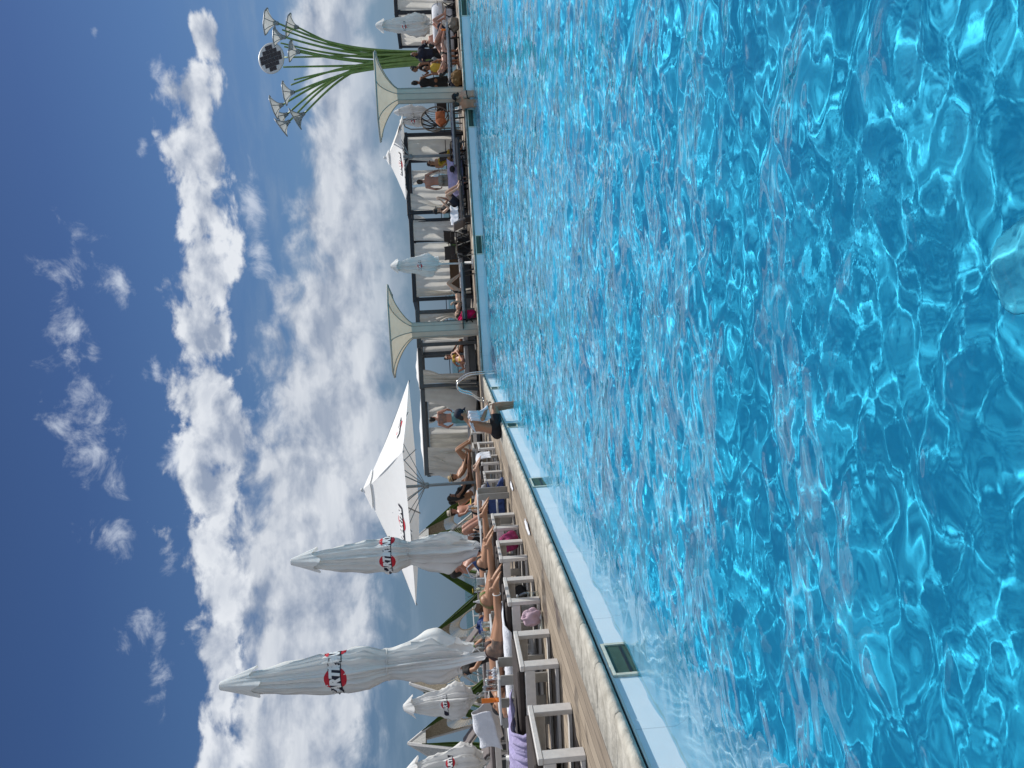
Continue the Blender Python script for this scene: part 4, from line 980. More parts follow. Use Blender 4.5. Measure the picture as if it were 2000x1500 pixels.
cabana(257, 414, 3.0, 2.14, 'black framed cabana behind the small open parasol, man in striped shorts in front of it', dk,
       [('b', .9, 1.9, 'short', .8), ('b', .1, .8, 'tied', 0), ('f', 2.75, 2.0, 'blow', -.35), ('f', .12, .75, 'tied', 0), ('b', 2.6, 2.0, 'tied', 0), ('r', .1, 1.2, 'hang', 0)], seed=1, roof=False)
cabana(424, 583, 3.0, 2.10, 'black framed cabana with drawn white curtains behind the closed central parasol', dk,
       [('f', 2.9, 2.15, 'blow', -.12), ('f', 2.05, .75, 'short', .63), ('f', .75, .12, 'short', .63), ('f', .14, .45, 'tied', .5)], seed=2, roof=False)
cabana(602, 672, 2.2, 2.0, 'slate grey narrow cabana partly behind the central tulip column', mf, [('f', 1.1, .3, 'tied', 0), ('f', .2, .9, 'tied', 0), ('b', .1, 1.2, 'hang', 0)], seed=3, roof=False, depth=1.8)
cabana(666, 752, 2.65, 2.0, 'slate framed cabana with open front and cream roof cloth, two sunbathers lying in it', mf, [('f', .12, .60, 'tied', .3), ('l', .2, 1.6, 'tied', 0), ('f', .45, .15, 'blow', -.15)], seed=4)
cabana(757, 921, 2.75, 1.98, 'slate framed cabana with billowing curtains behind the tattooed man', mf,
       [('f', 2.9, 2.45, 'blow', -.75), ('b', 2.7, 1.9, 'tied', 0), ('b', 1.75, .9, 'short', .8), ('f', .75, .32, 'tied', 0), ('b', .1, 1.5, 'hang', 0), ('f', .9, .05, 'blow', -.9), ('f', .1, .6, 'tied', .2), ('l', .1, 2.0, 'hang', 0)], seed=5)
cabana(-150, 24, 3.6, 2.28, 'black framed cabana at the right edge of the view with a drawn curtain', dk, [('f', .12, 1.0, 'hang', 0), ('b', .1, 2.9, 'hang', 0), ('l', .1, 2.1, 'hang', 0)], seed=6, roof=False)

# ---------------------------------------------------------------- parasols of the far deck
p = fg(303, 2.35); za = fz(752, 303, 2.35); ze = fz(786, 330, 1.4)
open_parasol(p, FANG-PI/4+.12, 1.18, za-.05, ze-.03, 'small open white parasol with emblems in front of the first black cabana', .05, emb=((2, .62), (3, .62)))
TW = lambda p: math.atan2(-p.y, -p.x)
p = fg(47, 2.3); closed_parasol(p, fz(735, 50, 2.3), fz(832, 50, 2.3)-.05, .33, 'closed white parasol on the far right beside the white round sofa', GP, 41, strap=.93, folds=6, emb=[(TW(p)-.2, .55, .3)], flare=1.0)
p = fg(514, .75); closed_parasol(p, fz(764, 517, .75), fz(850, 517, .75)-.08, .31, 'closed white parasol in the centre, right of the tulip canopy', GP, 47, strap=.93, folds=5, emb=[(TW(p)-.1, .62, .3)], pole_r=.03)
p = fg(216, 6.2); closed_parasol(p, fz(770, 213, 6.2), fz(832, 213, 6.2), .21, 'closed grey white parasol far behind the rattan chair, nearer the tulip column', GP, 51, strap=.5, folds=5, hook=False)
p = fg(234, 6.4); closed_parasol(p, fz(781, 233, 6.4), fz(824, 233, 6.4), .21, 'closed white parasol with emblem, far behind the rattan chair', GP, 53, strap=.93, folds=5, hook=False, emb=[(TW(p), .6, .3)])

# ---------------------------------------------------------------- green lamp tree with a solar disc
TB = 7.0
tb = fg(112, TB)
r = empty('lamp_tree', tb, 0, 'tall sculptural tree of green pipes with white trumpet lamps and a solar disc', 'lamp tree')
def tp(x, y, dy=0.0):
    d = ray(x, y); t = (tb.y+dy)/d.y; return CAMP+d*t-tb
lamps = [((513, 16), (527, 68), (544, 46)), ((534, 52), (539, 90), (558, 73)), ((562, 25), (565, 73), (583, 54)), ((567, 77), (568, 121), (586, 102)), ((555, 158), (557, 206), (575, 180)),
         ((533, 186), (535, 233), (553, 204)), ((544, 211), (546, 249), (562, 222)), ((540, 229), (557, 268), (566, 236)), ((571, 209), (581, 255), (595, 221))]
Rt = random.Random(4)
def pipe(end, k, rad=.07, lip=0.0):
    a = 2*PI*k/17+.3; b0 = V(((.26)*math.cos(a), .26*math.sin(a), 0)); zt = end.z
    P0, P1, P2_, P3 = b0, b0*.9+V((0, 0, zt*.62)), V((b0.x*.5+end.x*.42, b0.y*.5+end.y*.42, zt*.76)), end
    pts = []
    for i in range(21):
        t = i/20; pts.append(P0*(1-t)**3+P1*3*t*(1-t)**2+P2_*3*t*t*(1-t)+P3*t**3)
    MB().tube(pts, [rad*(1-.45*i/20) for i in range(21)], n=8).build('green_pipe', M['green_pipe'], r)
    return (pts[-1]-pts[-2]).normalized()
for k, (r0, r1, nk) in enumerate(lamps):
    dy = Rt.uniform(-1.2, 1.2); e = tp(*nk, dy); a, b_ = tp(*r0, dy), tp(*r1, dy); pipe(e, k*2 % 17)
    c = (a+b_)/2; axis_ = (c-e); Lh = axis_.length; axis_.normalize(); rad = (a-b_).length/2
    q = axis_.to_track_quat('Z', 'Y').to_matrix(); lat = (a-b_).normalized()
    yv = axis_.cross(lat).normalized(); xv = yv.cross(axis_); m = Matrix((xv, yv, axis_)).transposed().to_4x4(); m.translation = e
    mb = MB(); n = 6
    def lf(u, v):
        th = 2*PI*u; rr = .06+(rad-.06)*(v**1.7); s_ = 1-.10*abs(math.sin(th*3/1.0))*v
        return m @ V((rr*s_*math.cos(th), rr*s_*math.sin(th)*.85, Lh*v**.8))
    mb.sheet(lf, 36, 10); lamp = mb.build('lamp_shade', M['tulip_glass'], r)
    mb = MB(); mb.tube([lf(i/36, 1.0) for i in range(37)], .028, n=6, cap=False); mb.build('shade_rim', M['grey_metal'], lamp)
    mb = MB()
    for j in range(6): mb = MB(); mb.tube([lf(j/6+.0833, v/8) for v in range(9)], .016, n=5); mb.build('shade_rib', M['grey_metal'], lamp)
    mb = MB(); mb.ell(m @ V((0, 0, Lh*.45)), (.09, .09, .09)); mb.build('bulb', M['white_metal'], lamp)
for k, (x, y) in enumerate([(551, 58), (548, 84), (555, 91), (553, 131), (574, 156), (568, 166), (556, 112)]):
    pipe(tp(x, y, Rt.uniform(-1, 1)), (k*2+1) % 17, .06)
sd = tp(530, 114); m = Matrix.Translation(sd) @ Matrix.Rotation(math.radians(68), 4, 'X') @ Matrix.Rotation(math.radians(9), 4, 'Z')
disc = MB(); disc.lathe([(.60, -.03), (.62, 0), (.60, .03), (.55, .032)], n=40); disc.v = [tuple(m @ V(v)) for v in disc.v]; dd = disc.build('solar_disc', M['white_metal'], r)
pv = mat('solar_cells', (.012, .013, .022), .25, var=.3, vscale=9)
pm = MB()
for (x0, x1, y0, y1) in ((-.50, .50, -.155, .155), (-.33, .33, .16, .31), (-.33, .33, -.31, -.16), (-.16, .16, .315, .48), (-.16, .16, -.48, -.315)): pass
k = .172
for i in range(-3, 3):
    for j in range(-3, 3):
        cx, cy = (i+.5)*k, (j+.5)*k
        if abs(cx)+abs(cy) < .66: pm.box(cx-k*.47, cx+k*.47, cy-k*.47, cy+k*.47, .033, .042)
pm.v = [tuple(m @ V(v)) for v in pm.v]; pm.build('solar_panel', pv, dd)

# ---------------------------------------------------------------- loungers of the far edge (parallel to it)
def flat_lounger(yc, b, L, w, label, frame, cush, back=0.0, head=1, z=.36, stripes=None, group=None):
    """head=+1: head end on the left in the photo"""
    p = fg(yc, b); r = empty('poolside_lounger', p, FANG, label, 'lounger', group or 'loungers along the far edge of the pool')
    for x in (-L*.42, L*.36):
        for s in (-1, 1): MB().bar((x, s*(w/2-.05), z-.06), (x+.04, s*(w/2-.03), 0), .045, .035).build('leg', frame, r)
    for s in (-1, 1): MB().box(-L/2, L/2, s*(w/2-.02)-.02, s*(w/2-.02)+.02, z-.06, z-.005, b=.006).build('side_rail', frame, r)
    MB().box(-L/2+.02, L/2-.02, -w/2+.045, w/2-.045, z-.04, z-.02).build('sling', frame, r)
    if back:
        xb = -head*L*.12; x1 = head*L/2
        MB().box(min(xb, x1), max(xb, x1), -w/2+.03, w/2-.03, z, z+.075, b=.03).build('mattress', cush, r)
        mt_ = Matrix.Translation((xb, 0, z)) @ Matrix.Rotation(head*back, 4, 'Y')
        q = MB(); q.box(min(0, -head*L*.4), max(0, -head*L*.4), -w/2+.03, w/2-.03, .0, .075, mt_, b=.03); q.build('backrest_cushion', cush, r)
    else:
        MB().box(-L/2+.02, L/2-.02, -w/2+.03, w/2-.03, z, z+.075, b=.03).build('mattress', cush, r)
    if stripes:
        n = 22
        for i in range(n):
            if i % 2: continue
            x = -L/2+.05+i*(L-.1)/n; MB().box(x, x+(L-.1)/n, -w/2+.025, w/2-.025, z+.0765, z+.083, b=.002).build('stripe', stripes, r)
    return r
flat_lounger(105, 1.05, 2.0, .62, 'white and green piped lounger on the far right, dark haired sunbather on it', M['plastic_black'], M['grey_cushion'], stripes=M['towel_white'])
flat_lounger(268, 1.1, 2.2, .62, 'grey lounger with blue white striped cover left of the right tulip column', M['plastic_black'], M['grey_cushion'], stripes=M['blue_cloth'])
flat_lounger(318, .95, 1.5, .70, 'low dark upholstered daybed draped with a lilac sheet at the far edge', M['dark_frame'], M['taupe'], z=.27)
flat_lounger(395, 1.0, 1.55, .75, 'dark upholstered daybed under the man in the black vest', M['dark_frame'], M['taupe'], z=.25)
flat_lounger(577, .85, 2.05, .60, 'white edged lounger with black dashes beside the central tulip, sunbather with raised knees on it', M['plastic_black'], M['grey_cushion'], stripes=M['towel_white'])
q0 = fg(350, 1.15)
drape('lilac_sheet', M['towel_lilac'], [q0+V((0, .35, .62)), q0+V((0, .1, .60)), q0+V((0, -.05, .48)), q0+V((0, -.14, .14))], E1*1.35, 14, 'striped lilac sheet over the far daybed, black cap on it', 'sheet', amp=.02, n=40)
drape('white_towel', M['towel_white'], [fg(420, 1.0)+V((0, .25, .58)), fg(420, 1.0)+V((0, -.1, .60)), fg(420, 1.0)+V((0, -.28, .36))], E1*.62, 15, 'white towel over the raised end of the dark daybed', 'towel', amp=.015)
o = empty('baseball_cap', fg(330, .92)+V((0, 0, .50)), 2.2, 'black cap lying on the lilac sheet', 'cap'); mb = MB(); mb.ell((0, 0, 0), (.10, .12, .09), n=16, m=10); mb.build('crown', M['black'], o); MB().sheet(lambda u, v: ((u-.5)*.18, .08+v*.10*(1-(2*u-1)**2*.5), -.03-.02*v), 10, 5, thick=.006).build('brim', M['black'], o)
# daybed end board by the man in the vest
o = empty('headboard', fg(428, .95), FANG, 'dark slanted headboard at the left end of the daybed with the white towel', 'headboard'); MB().box(-.03, .03, -.36, .36, .20, .62, Matrix.Rotation(-.45, 4, 'Y'), b=.008).build('board', M['taupe'], o); MB().box(-.02, .02, -.3, .3, 0, .2).build('foot', M['dark_frame'], o)

# ---------------------------------------------------------------- round sofa, rattan chair and other furniture
p = fg(75, 4.0); r = empty('round_sofa', p, FANG, 'big white round outdoor sofa behind the right hand sunbather', 'sofa')
def sofa(u, v):
    th = PI*1.02+u*PI*.98; R = 1.05; a = 2*PI*v; rr = .17; return ((R+rr*math.cos(a))*math.cos(th), (R+rr*math.cos(a))*math.sin(th), .62+.26*math.sin(a))
mb = MB(); mb.sheet(sofa, 40, 16); mb.ell(sofa(0, 0) and V((-1.05, 0, .62)), (.17, .17, .26)); mb.ell(V((1.05, 0, .62)), (.17, .17, .26)); mb.build('backrest', M['towel_white'], r)
MB().lathe([(1.0, .12), (1.02, .2), (1.02, .38), (.98, .42)], n=36).build('seat', M['towel_white'], r); MB().lathe([(.92, 0), (.92, .118)], n=36).build('plinth', M['dark_frame'], r)
p = fg(231, 3.3); zc_ = fz(848, 231, 3.3)
r = empty('rattan_chair', V((p.x, p.y, 0)), FANG, 'round dark rattan cocoon chair with rust orange cushions', 'chair')
m = Matrix.Translation((0, 0, zc_-.02)) @ Matrix.Rotation(math.radians(78), 4, 'X') @ Matrix.Rotation(.2, 4, 'Y')
R = .52
MB().tube([m @ V((R*math.cos(t*PI/24), R*math.sin(t*PI/24), 0)) for t in range(49)], .025, n=8, cap=False).build('hoop', M['rattan'], r)
mb = MB()
for i in range(17):
    x = -R*.94+i*R*1.88/16; hh = math.sqrt(max(0, R*R-x*x)); mb = MB(); mb.tube([m @ V((x, -hh+2*hh*t/10, -.34*(1-(2*t/10-1)**2)*math.sqrt(max(0, 1-(x/R)**2)))) for t in range(11)], .008, n=5); mb.build('cane', M['rattan'], r)
for i in range(4):
    a = -.75+i*.5; mb = MB(); mb.tube([m @ V((math.sin(a)*R*(2*t/10-1), math.cos(a)*R*(2*t/10-1)*1.0, -.36*(1-(2*t/10-1)**2))) for t in range(11)], .026, n=6); mb.build('strut', M['dark_frame'], r)
for k, (dx, dz, s) in enumerate(((.05, -.22, 1), (-.20, -.25, .9))):
    mb = MB(); mm = m @ Matrix.Translation((dx, dz, .05)) @ Matrix.Rotation(k*.7, 4, 'Z'); mb.box(-.17*s, .17*s, -.17*s, .17*s, -.07, .07, mm, b=.06); mb.build('cushion', M['orange_cushion'], r)
for s in (-1, 1):
    for t in (-1, 1): MB().bar((s*.28, t*.22, .40), (s*.36, t*.30, 0), .035).build('leg', M['rattan'], r)
MB().box(-.34, .34, -.28, .28, .36, .42, b=.03).build('seat_ring', M['rattan'], r)
def chair(p, rz, label, frame=M['plastic_black'], seatm=M['dark_cushion'], h=.45):
    r = empty('folding_chair', p, rz, label, 'chair', 'dark chairs behind the far loungers')
    for s in (-1, 1):
        MB().bar((s*.23, -.22, 0), (s*.23, .20, h+.02), .025).build('leg', frame, r); MB().bar((s*.23, .22, 0), (s*.23, -.18, h), .025).build('leg', frame, r)
        MB().bar((s*.23, .18, h), (s*.23, .30, h+.46), .026).build('back_post', frame, r); MB().box(s*.26-.02, s*.26+.02, -.22, .24, h+.20, h+.225, b=.004).build('armrest', frame, r)
    MB().box(-.22, .22, -.20, .20, h, h+.04, b=.012).build('seat', seatm, r); m_ = Matrix.Translation((0, .20, h+.08)) @ Matrix.Rotation(-.25, 4, 'X')
    MB().box(-.215, .215, -.012, .012, 0, .38, m_, b=.006).build('backrest', seatm, r); return r
chair(fg(488, 2.2), .3, 'dark folding chair right of the closed central parasol, nearest to the black side table')
chair(fg(470, 2.6), -.6, 'dark folding chair tucked against the curtain hem of the second black cabana')
chair(fg(292, 2.6), .8, 'dark folding chair between the small open parasol and the right tulip column')
chair(fg(205, 3.2), -.2, 'dark chair behind the base of the right tulip column')
chair(fg(22, 3.0), .3, 'brown chair at the foot of the right edge cabana', seatm=M['rattan'])
def pedestal(p, h, rad, label, mt=M['plastic_black']):
    r = empty('pedestal_table', p, FANG, label, 'table', 'small black pedestal tables')
    MB().lathe([(rad, h-.02), (rad, h), (rad-.01, h+.004)], n=24).build('table_top', mt, r); MB().tube([(0, 0, .18), (0, 0, h-.021)], .022, n=10).build('stem', mt, r)
    for k in range(3):
        a = 2*PI*k/3+.4; MB().bar((0, 0, .22), (.24*math.cos(a), .24*math.sin(a), .012), .03, .022).build('leg', mt, r)
    return r
pedestal(fg(624, .48), .46, .30, 'black pedestal table in front of the central tulip column')
pedestal(fg(500, .55), .50, .16, 'slim black pedestal table just right of the closed central parasol')
pedestal(fg(172, 1.25), .46, .26, 'black pedestal table beside the right tulip column')
pedestal(fg(305, 1.9), .52, .42, 'wide black pedestal table under the small open parasol')
bundle('pink_dress', fg(622, .80)+V((0, 0, .0)), .24, M['towel_pink'], 21, 'bright pink cloth heaped behind the black table at the central tulip', 'cloth', (1.1, .6, 1.2))
bundle('ochre_bag', fg(152, .72), .2, mat('ochre_canvas', (.16, .09, .03), .85, var=.3, vscale=8), 22, 'ochre and black beach bag by the right tulip column at the pool edge', 'bag', (1.2, .7, .9))
bundle('grey_bag', fg(162, 1.0), .2, M['navy'], 23, 'navy bag standing next to the ochre bag', 'bag', (.9, .7, 1.1))
bundle('brown_bag', fg(48, .75), .2, M['rattan'], 24, 'brown woven bag beneath the right hand sunlounger', 'bag', (1.1, .8, .9))
r = empty('drink_crate', fg(482, 3.1), FANG, 'green and white cool box among the dark chairs', 'cool box'); MB().box(-.2, .2, -.15, .15, .44, .72, b=.02).build('box', M['cork'], r); MB().box(-.06, .06, -.155, -.15, .5, .66).build('label_patch', M['green_pipe'], r); MB().box(-.25, .25, -.2, .2, .0, .435, b=.01).build('stand', M['dark_frame'], r)
MB_ = empty('seat_screen', fg(505, 3.3), FANG, 'brown low screen behind the dark chairs under the curtains', 'screen'); MB().box(-1.1, .9, 0, .04, .25, .78, b=.005).build('panel', mat('brown_slats', (.10, .06, .035), .8, var=.3, vscale=10, stretch=(1, 1, 8)), MB_); [MB().box(x-.03, x+.03, -.01, .05, 0, .25).build('foot', M['dark_frame'], MB_) for x in (-1.0, .8)]
# lamp hook with a hanging chain
r = empty('hanging_hook', fg(250, 6.0), 0, 'thin curved post with a hanging chain behind the rattan chair', 'hook post'); zh = fz(787, 250, 6.0)
w_ = fg(230, 6.0)-fg(250, 6.0); pts = [V((0, 0, 0)), V((0, 0, zh*.86)), w_*.25+V((0, 0, zh*.96)), w_*.75+V((0, 0, zh)), w_*.95+V((0, 0, zh*1.0))]
MB().tube(pts, .025, n=8).build('post', M['rattan'], r)
for i in range(7):
    z = zh-.06-i*.11; mb = MB(); q = V((w_.x*.95, w_.y*.95, z)); mb.tube([q+V((.028*math.cos(t*PI/6)*(1 if i % 2 else .35), .028*math.cos(t*PI/6)*(.35 if i % 2 else 1), .06*math.sin(t*PI/6))) for t in range(13)], .009, n=5, cap=False); mb.build('chain_link', M['dark_frame'], r)
# seaward railing of the far deck
r = empty('deck_railing', fg(300, 6.9), FANG, 'thin dark railing along the seaward side of the far deck', 'railing')
for x in np.arange(-10, 13, 2.2): MB().box(x-.03, x+.03, -.03, .03, 0, .98).build('post', M['dark_frame'], r)
for z in (.94, .62, .32): MB().box(-10, 12.2, -.02, .02, z, z+.03).build('rail', M['dark_frame'], r)

# ================================================================== PEOPLE
def hull(mb, A, B, ra, rb): mb.tube([A, B], [ra, rb])
class Fig:
    """joints in local metres; person faces +Y when standing, +X is the person's right"""
    def __init__(s, pel, chest, neck, head, face, hup, lat=(1, 0, 0), slat=None, armR=None, armL=None, legR=None, legL=None, female=False, girth=1.0):
        s.pel, s.chest, s.neck, s.head = V(pel), V(chest), V(neck), V(head); s.face = V(face).normalized(); s.hup = V(hup).normalized()
        s.face = (s.face-s.hup*s.face.dot(s.hup)).normalized()
        s.lat = V(lat).normalized(); s.slat = V(slat or lat).normalized(); s.female = female; s.g = girth
        s.td = (s.chest-s.pel).normalized(); s.fr = s.td.cross(s.lat).normalized(); s.cd = (s.neck-s.chest).normalized(); s.cf = s.cd.cross(s.slat).normalized()
        hw = .085; sw = .165 if female else .19
        up = s.chest.lerp(s.neck, .55)
        s.hipR, s.hipL = s.pel+s.lat*hw-s.td*.02, s.pel-s.lat*hw-s.td*.02
        s.shR, s.shL = up+s.slat*sw, up-s.slat*sw
        s.armR, s.armL, s.legR, s.legL = armR, armL, legR, legL
def limb(mb, a, b, ra, rm, rb, mid=.35, n=12):
    a, b = V(a), V(b); d = b-a
    mb.tube([a, a+d*mid*.5, a+d*mid, a+d*(mid+(1-mid)*.55), b], [ra, (ra+rm)/2*1.02, rm, (rm+rb)/2*.98, rb], n=n); mb.ell(a, (ra*.98,)*3, n=10, m=6); mb.ell(b, (rb,)*3, n=10, m=6)
def torso(mb, f, inf=0.0, lo=-.10, hi=1.0, k=1.0):
    g = f.g; fem = f.female
    st = [(f.pel-f.td*.10, .11*g, .085*g), (f.pel-f.td*.02, (.168 if fem else .155)*g, .112*g), (f.pel+f.td*.07, (.150 if fem else .148)*g, .10*g), (f.pel.lerp(f.chest, .55), (.118 if fem else .138)*g, .088*g),
          (f.pel.lerp(f.chest, .85), (.135 if fem else .158)*g, .10*g), (f.chest, (.148 if fem else .172)*g, .106*g), (f.chest.lerp(f.neck, .45), (.148 if fem else .178)*g, .092*g), (f.chest.lerp(f.neck, .72), .115*g, .075), (f.chest.lerp(f.neck, .9), .068, .062)]
    n0, n1 = (0, len(st))
    if lo > -.1: n0 = lo
    if hi < 1: n1 = hi
    st = st[int(n0) if n0 > 0 else 0:int(n1) if n1 != 1.0 else len(st)]
    pts = [p for p, _, _ in st]; lat = f.lat
    mb.tube(pts, [((a+inf)*k, (b+inf)*k) for _, a, b in st], n=18, lat=lat)
def head_shape(mb, f, inf=0.0):
    r = f.face.cross(f.hup); A = Matrix((r, f.face, f.hup)).transposed(); h = f.head
    mb.ell(h+f.hup*.022-f.face*.012, (.072+inf, .092+inf, .098+inf), A, 16, 12)
    mb.ell(h-f.hup*.052+f.face*.030, (.054+inf, .055+inf, .062+inf), A, 12, 8)
    mb.ell(h-f.hup*.098+f.face*.055, (.026, .022, .020), A, 10, 6)
    mb.tube([h+f.hup*.022+f.face*.082, h-f.hup*.024+f.face*.108, h-f.hup*.030+f.face*.092], [.010, .016, .014], n=8)
    mb.ell(h-f.hup*.062+f.face*.083, (.022, .010, .010), A, 8, 6)
    mb.ell(h+f.hup*.03+f.face*.080, (.05, .012, .010), A, 8, 6)
    for s in (-1, 1): mb.ell(h-f.hup*.012+r*s*.074-f.face*.006, (.010, .020, .030), A, 8, 6)
def hand(mb, w, d, palm_n, thumb, curl=.5, fine=True):
    w = V(w); d = V(d).normalized(); pn = V(palm_n); pn = (pn-d*pn.dot(d)).normalized(); sd = d.cross(pn).normalized()
    if V(thumb).dot(sd) < 0: sd = -sd
    mb.tube([w-d*.01, w+d*.03, w+d*.075, w+d*.092], [(.024, .017), (.036, .016), (.040, .014), (.036, .011)], lat=sd, n=10)
    for i, (o, L) in enumerate(((.030, .070), (.010, .080), (-.010, .074), (-.029, .058))):
        a = w+d*.088+sd*o; c = curl*(1+.15*i); d1 = (d*math.cos(c*.6)+pn*math.sin(c*.6)); d2 = (d*math.cos(c*1.5)+pn*math.sin(c*1.5)); d3 = (d*math.cos(c*2.2)+pn*math.sin(c*2.2))
        mb.tube([a, a+d1*L*.48, a+d1*L*.48+d2*L*.3, a+d1*L*.48+d2*L*.3+d3*L*.24], [.0095, .009, .0085, .006], n=7)
    a = w+d*.025+sd*.030; d1 = (d*.62+sd*.75+pn*.2).normalized(); mb.tube([a, a+d1*.035, a+d1*.035+(d1+pn*.3).normalized()*.03], [.012, .0105, .007], n=7)
def foot(mb, a, toe, sole):
    """a ankle, toe direction, sole = direction the sole faces"""
    a = V(a); t = V(toe).normalized(); s = V(sole); s = (s-t*s.dot(t)).normalized(); lt = t.cross(s)
    mb.ell(a-t*.030+s*.045, (.032, .032, .034), None, 10, 8)
    mb.tube([a-t*.02+s*.02, a+t*.04+s*.035, a+t*.10+s*.052, a+t*.155+s*.060, a+t*.175+s*.062], [(.032, .034), (.036, .034), (.042, .024), (.044, .017), (.040, .012)], lat=lt, n=12)
    for i in range(5):
        o = (i-2)*.0165; L = (.062, .052, .046, .040, .032)[i]; q = a+t*(.160-.006*i)+s*.063+lt*o; mb.tube([q, q+t*L*.6, q+t*L], [.0105 if i == 0 else .0085, .0105 if i == 0 else .0085, .006], n=7)
def build_body(f, vox):
    mb = MB(); torso(mb, f); mb.tube([f.chest.lerp(f.neck, .75), f.neck, f.head-f.hup*.05-f.face*.015], [.060, .052, .050], n=12)
    for s, sh, arm in ((1, f.shR, f.armR), (-1, f.shL, f.armL)):
        mb.ell(sh, (.058*f.g,)*3 if not f.female else (.048,)*3, None, 12, 8); mb.tube([f.chest.lerp(f.neck, .55)+f.slat*s*.06, sh], [.07, .052], n=10)
        if arm:
            e, w, hd = V(arm[0]), V(arm[1]), V(arm[2]); k = .88 if f.female else 1.0
            limb(mb, sh, e, .050*k*f.g, .046*k*f.g, .037*k); limb(mb, e, w, .038*k, .040*k, .025*k)
            hand(mb, w, hd, arm[3] if len(arm) > 3 else f.fr*-1, arm[4] if len(arm) > 4 else f.slat*-s, arm[5] if len(arm) > 5 else .5)
    for s, hp, leg in ((1, f.hipR, f.legR), (-1, f.hipL, f.legL)):
        k_, a_, toe, sole = V(leg[0]), V(leg[1]), V(leg[2]), V(leg[3])
        limb(mb, hp, k_, .092*f.g, .084*f.g, .052); back = ((hp-k_).normalized()+(a_-k_).normalized())
        limb(mb, k_, a_, .051, .056, .034, mid=.3); mb.ell(k_, (.054,)*3, None, 10, 8); foot(mb, a_, toe, sole)
        bt = f.pel+f.lat*s*.075-f.fr*.055-f.td*.055; mb.ell(bt, ((.092 if f.female else .085)*f.g,)*3, None, 14, 10)
    if f.female:
        for s in (-1, 1): mb.ell(f.chest-f.cd*.02+f.slat*s*.075+f.cf*.075, (.062, .055, .06), None, 12, 8)
    head_shape(mb, f)
    return voxel(mb, vox, 3)
def patch(me, name, mt, parent, pred, off=.005):
    bm = bmesh.new(); bm.from_mesh(me); bm.normal_update()
    kill = [fc for fc in bm.faces if not pred(fc.calc_center_median())]
    bmesh.ops.delete(bm, geom=kill, context='FACES')
    if not bm.faces: bm.free(); return None
    for v in bm.verts: v.co += v.normal*off
    m2 = bpy.data.meshes.new(name); bm.to_mesh(m2); bm.free(); m2.materials.clear(); m2.materials.append(mt)
    return link_mesh(m2, name, parent)
def cloth(name, mt, parent, build, vox=.016, sm=2):
    mb = MB(); build(mb); me = voxel(mb, vox, sm); me.materials.append(mt); return link_mesh(me, name, parent)
def hair(f, style, mt, parent, vox=.012):
    r = f.face.cross(f.hup); A = Matrix((r, f.face, f.hup)).transposed(); h = f.head
    def bld(mb):
        mb.ell(h+f.hup*.040-f.face*.026, (.081, .094, .092), A, 16, 12); mb.ell(h-f.hup*.02-f.face*.055, (.070, .055, .075), A, 14, 10)
        if style == 'bun': mb.ell(h+f.hup*.115-f.face*.060, (.052, .052, .046), A, 12, 8); mb.ell(h+f.hup*.09-f.face*.08, (.04, .04, .04), A)
        if style == 'curly':
            R_ = random.Random(3); mb.ell(h+f.hup*.125-f.face*.04, (.058, .058, .05), A)
            for i in range(26):
                q = V((R_.gauss(0, 1), R_.gauss(-.3, .8), R_.gauss(.5, .8))).normalized(); mb.ell(h+A @ V((q.x*.085, q.y*.10, .03+q.z*.105)), (.02,)*3, None, 8, 6)
        if style == 'long': mb.tube([h-f.face*.07, h-f.face*.095-f.hup*.12, h-f.face*.10-f.hup*.25, h-f.face*.10-f.hup*.36], [(.085, .05), (.085, .045), (.075, .035), (.04, .02)], lat=r, n=12)
        if style == 'low': mb.ell(h-f.hup*.05-f.face*.10, (.045, .045, .045), A)
    cloth('hair', mt, parent, bld, vox, 1)
def eyes(f, parent, glasses=False):
    r = f.face.cross(f.hup); A = Matrix((r, f.face, f.hup)).transposed(); h = f.head
    if glasses:
        mb = MB()
        for s in (-1, 1):
            mb = MB(); mb.ell(h+f.hup*.010+r*s*.034+f.face*.094, (.030, .008, .022), A, 12, 8); mb.build('sunglass_lens', M['plastic_black'], parent)
            MB().bar(h+f.hup*.018+r*s*.066+f.face*.085, h+f.hup*.014+r*s*.082-f.face*.01, .006).build('sunglass_arm', M['plastic_black'], parent)
        MB().bar(h+f.hup*.014-r*.01+f.face*.104, h+f.hup*.014+r*.01+f.face*.104, .006).build('sunglass_bridge', M['plastic_black'], parent)
    else:
        for s in (-1, 1):
            mb = MB(); mb.ell(h+f.hup*.008+r*s*.031+f.face*.080, (.0125, .009, .008), A, 10, 8); e = mb.build('eye', M['inkwhite'], parent)
            mb = MB(); mb.ell(h+f.hup*.008+r*s*.031+f.face*.0875, (.006, .003, .006), A, 8, 6); mb.build('iris', M['plastic_black'], e)
def hat(f, kind, mt, parent, band=None):
    r = f.face.cross(f.hup); A = Matrix((r, f.face, f.hup)).transposed(); m = A.to_4x4(); m.translation = f.head+f.hup*.05-f.face*.01
    if kind == 'cap':
        mb = MB(); mb.ell(m @ V((0, -.004, .0)), (.090, .107, .098), A, 18, 12); mb.v = [tuple(v) for v in mb.v]; o = mb.build('cap_crown', mt, parent)
        mb = MB(); mb.sheet(lambda u, v: m @ V(((u-.5)*.17*(1-.15*v), .08+.095*v*(1-(2*u-1)**2*.45), .012-.03*v-.022*(2*u-1)**2)), 14, 6, thick=.007); mb.build('cap_peak', mt, o)
    else:
        mb = MB(); mb.lathe([(.155, .0), (.16, .006), (.10, .018), (.093, .02), (.088, .09), (.075, .112), (.03, .116)], n=28); mb.v = [tuple(m @ V(v)) for v in mb.v]; o = mb.build('hat_crown', mt, parent)
        mb = MB(); mb.lathe([(.0945, .022), (.0925, .052)], n=28, cap=False); mb.v = [tuple(m @ V(v)) for v in mb.v]; mb.build('hat_band', band or M['rattan'], o)
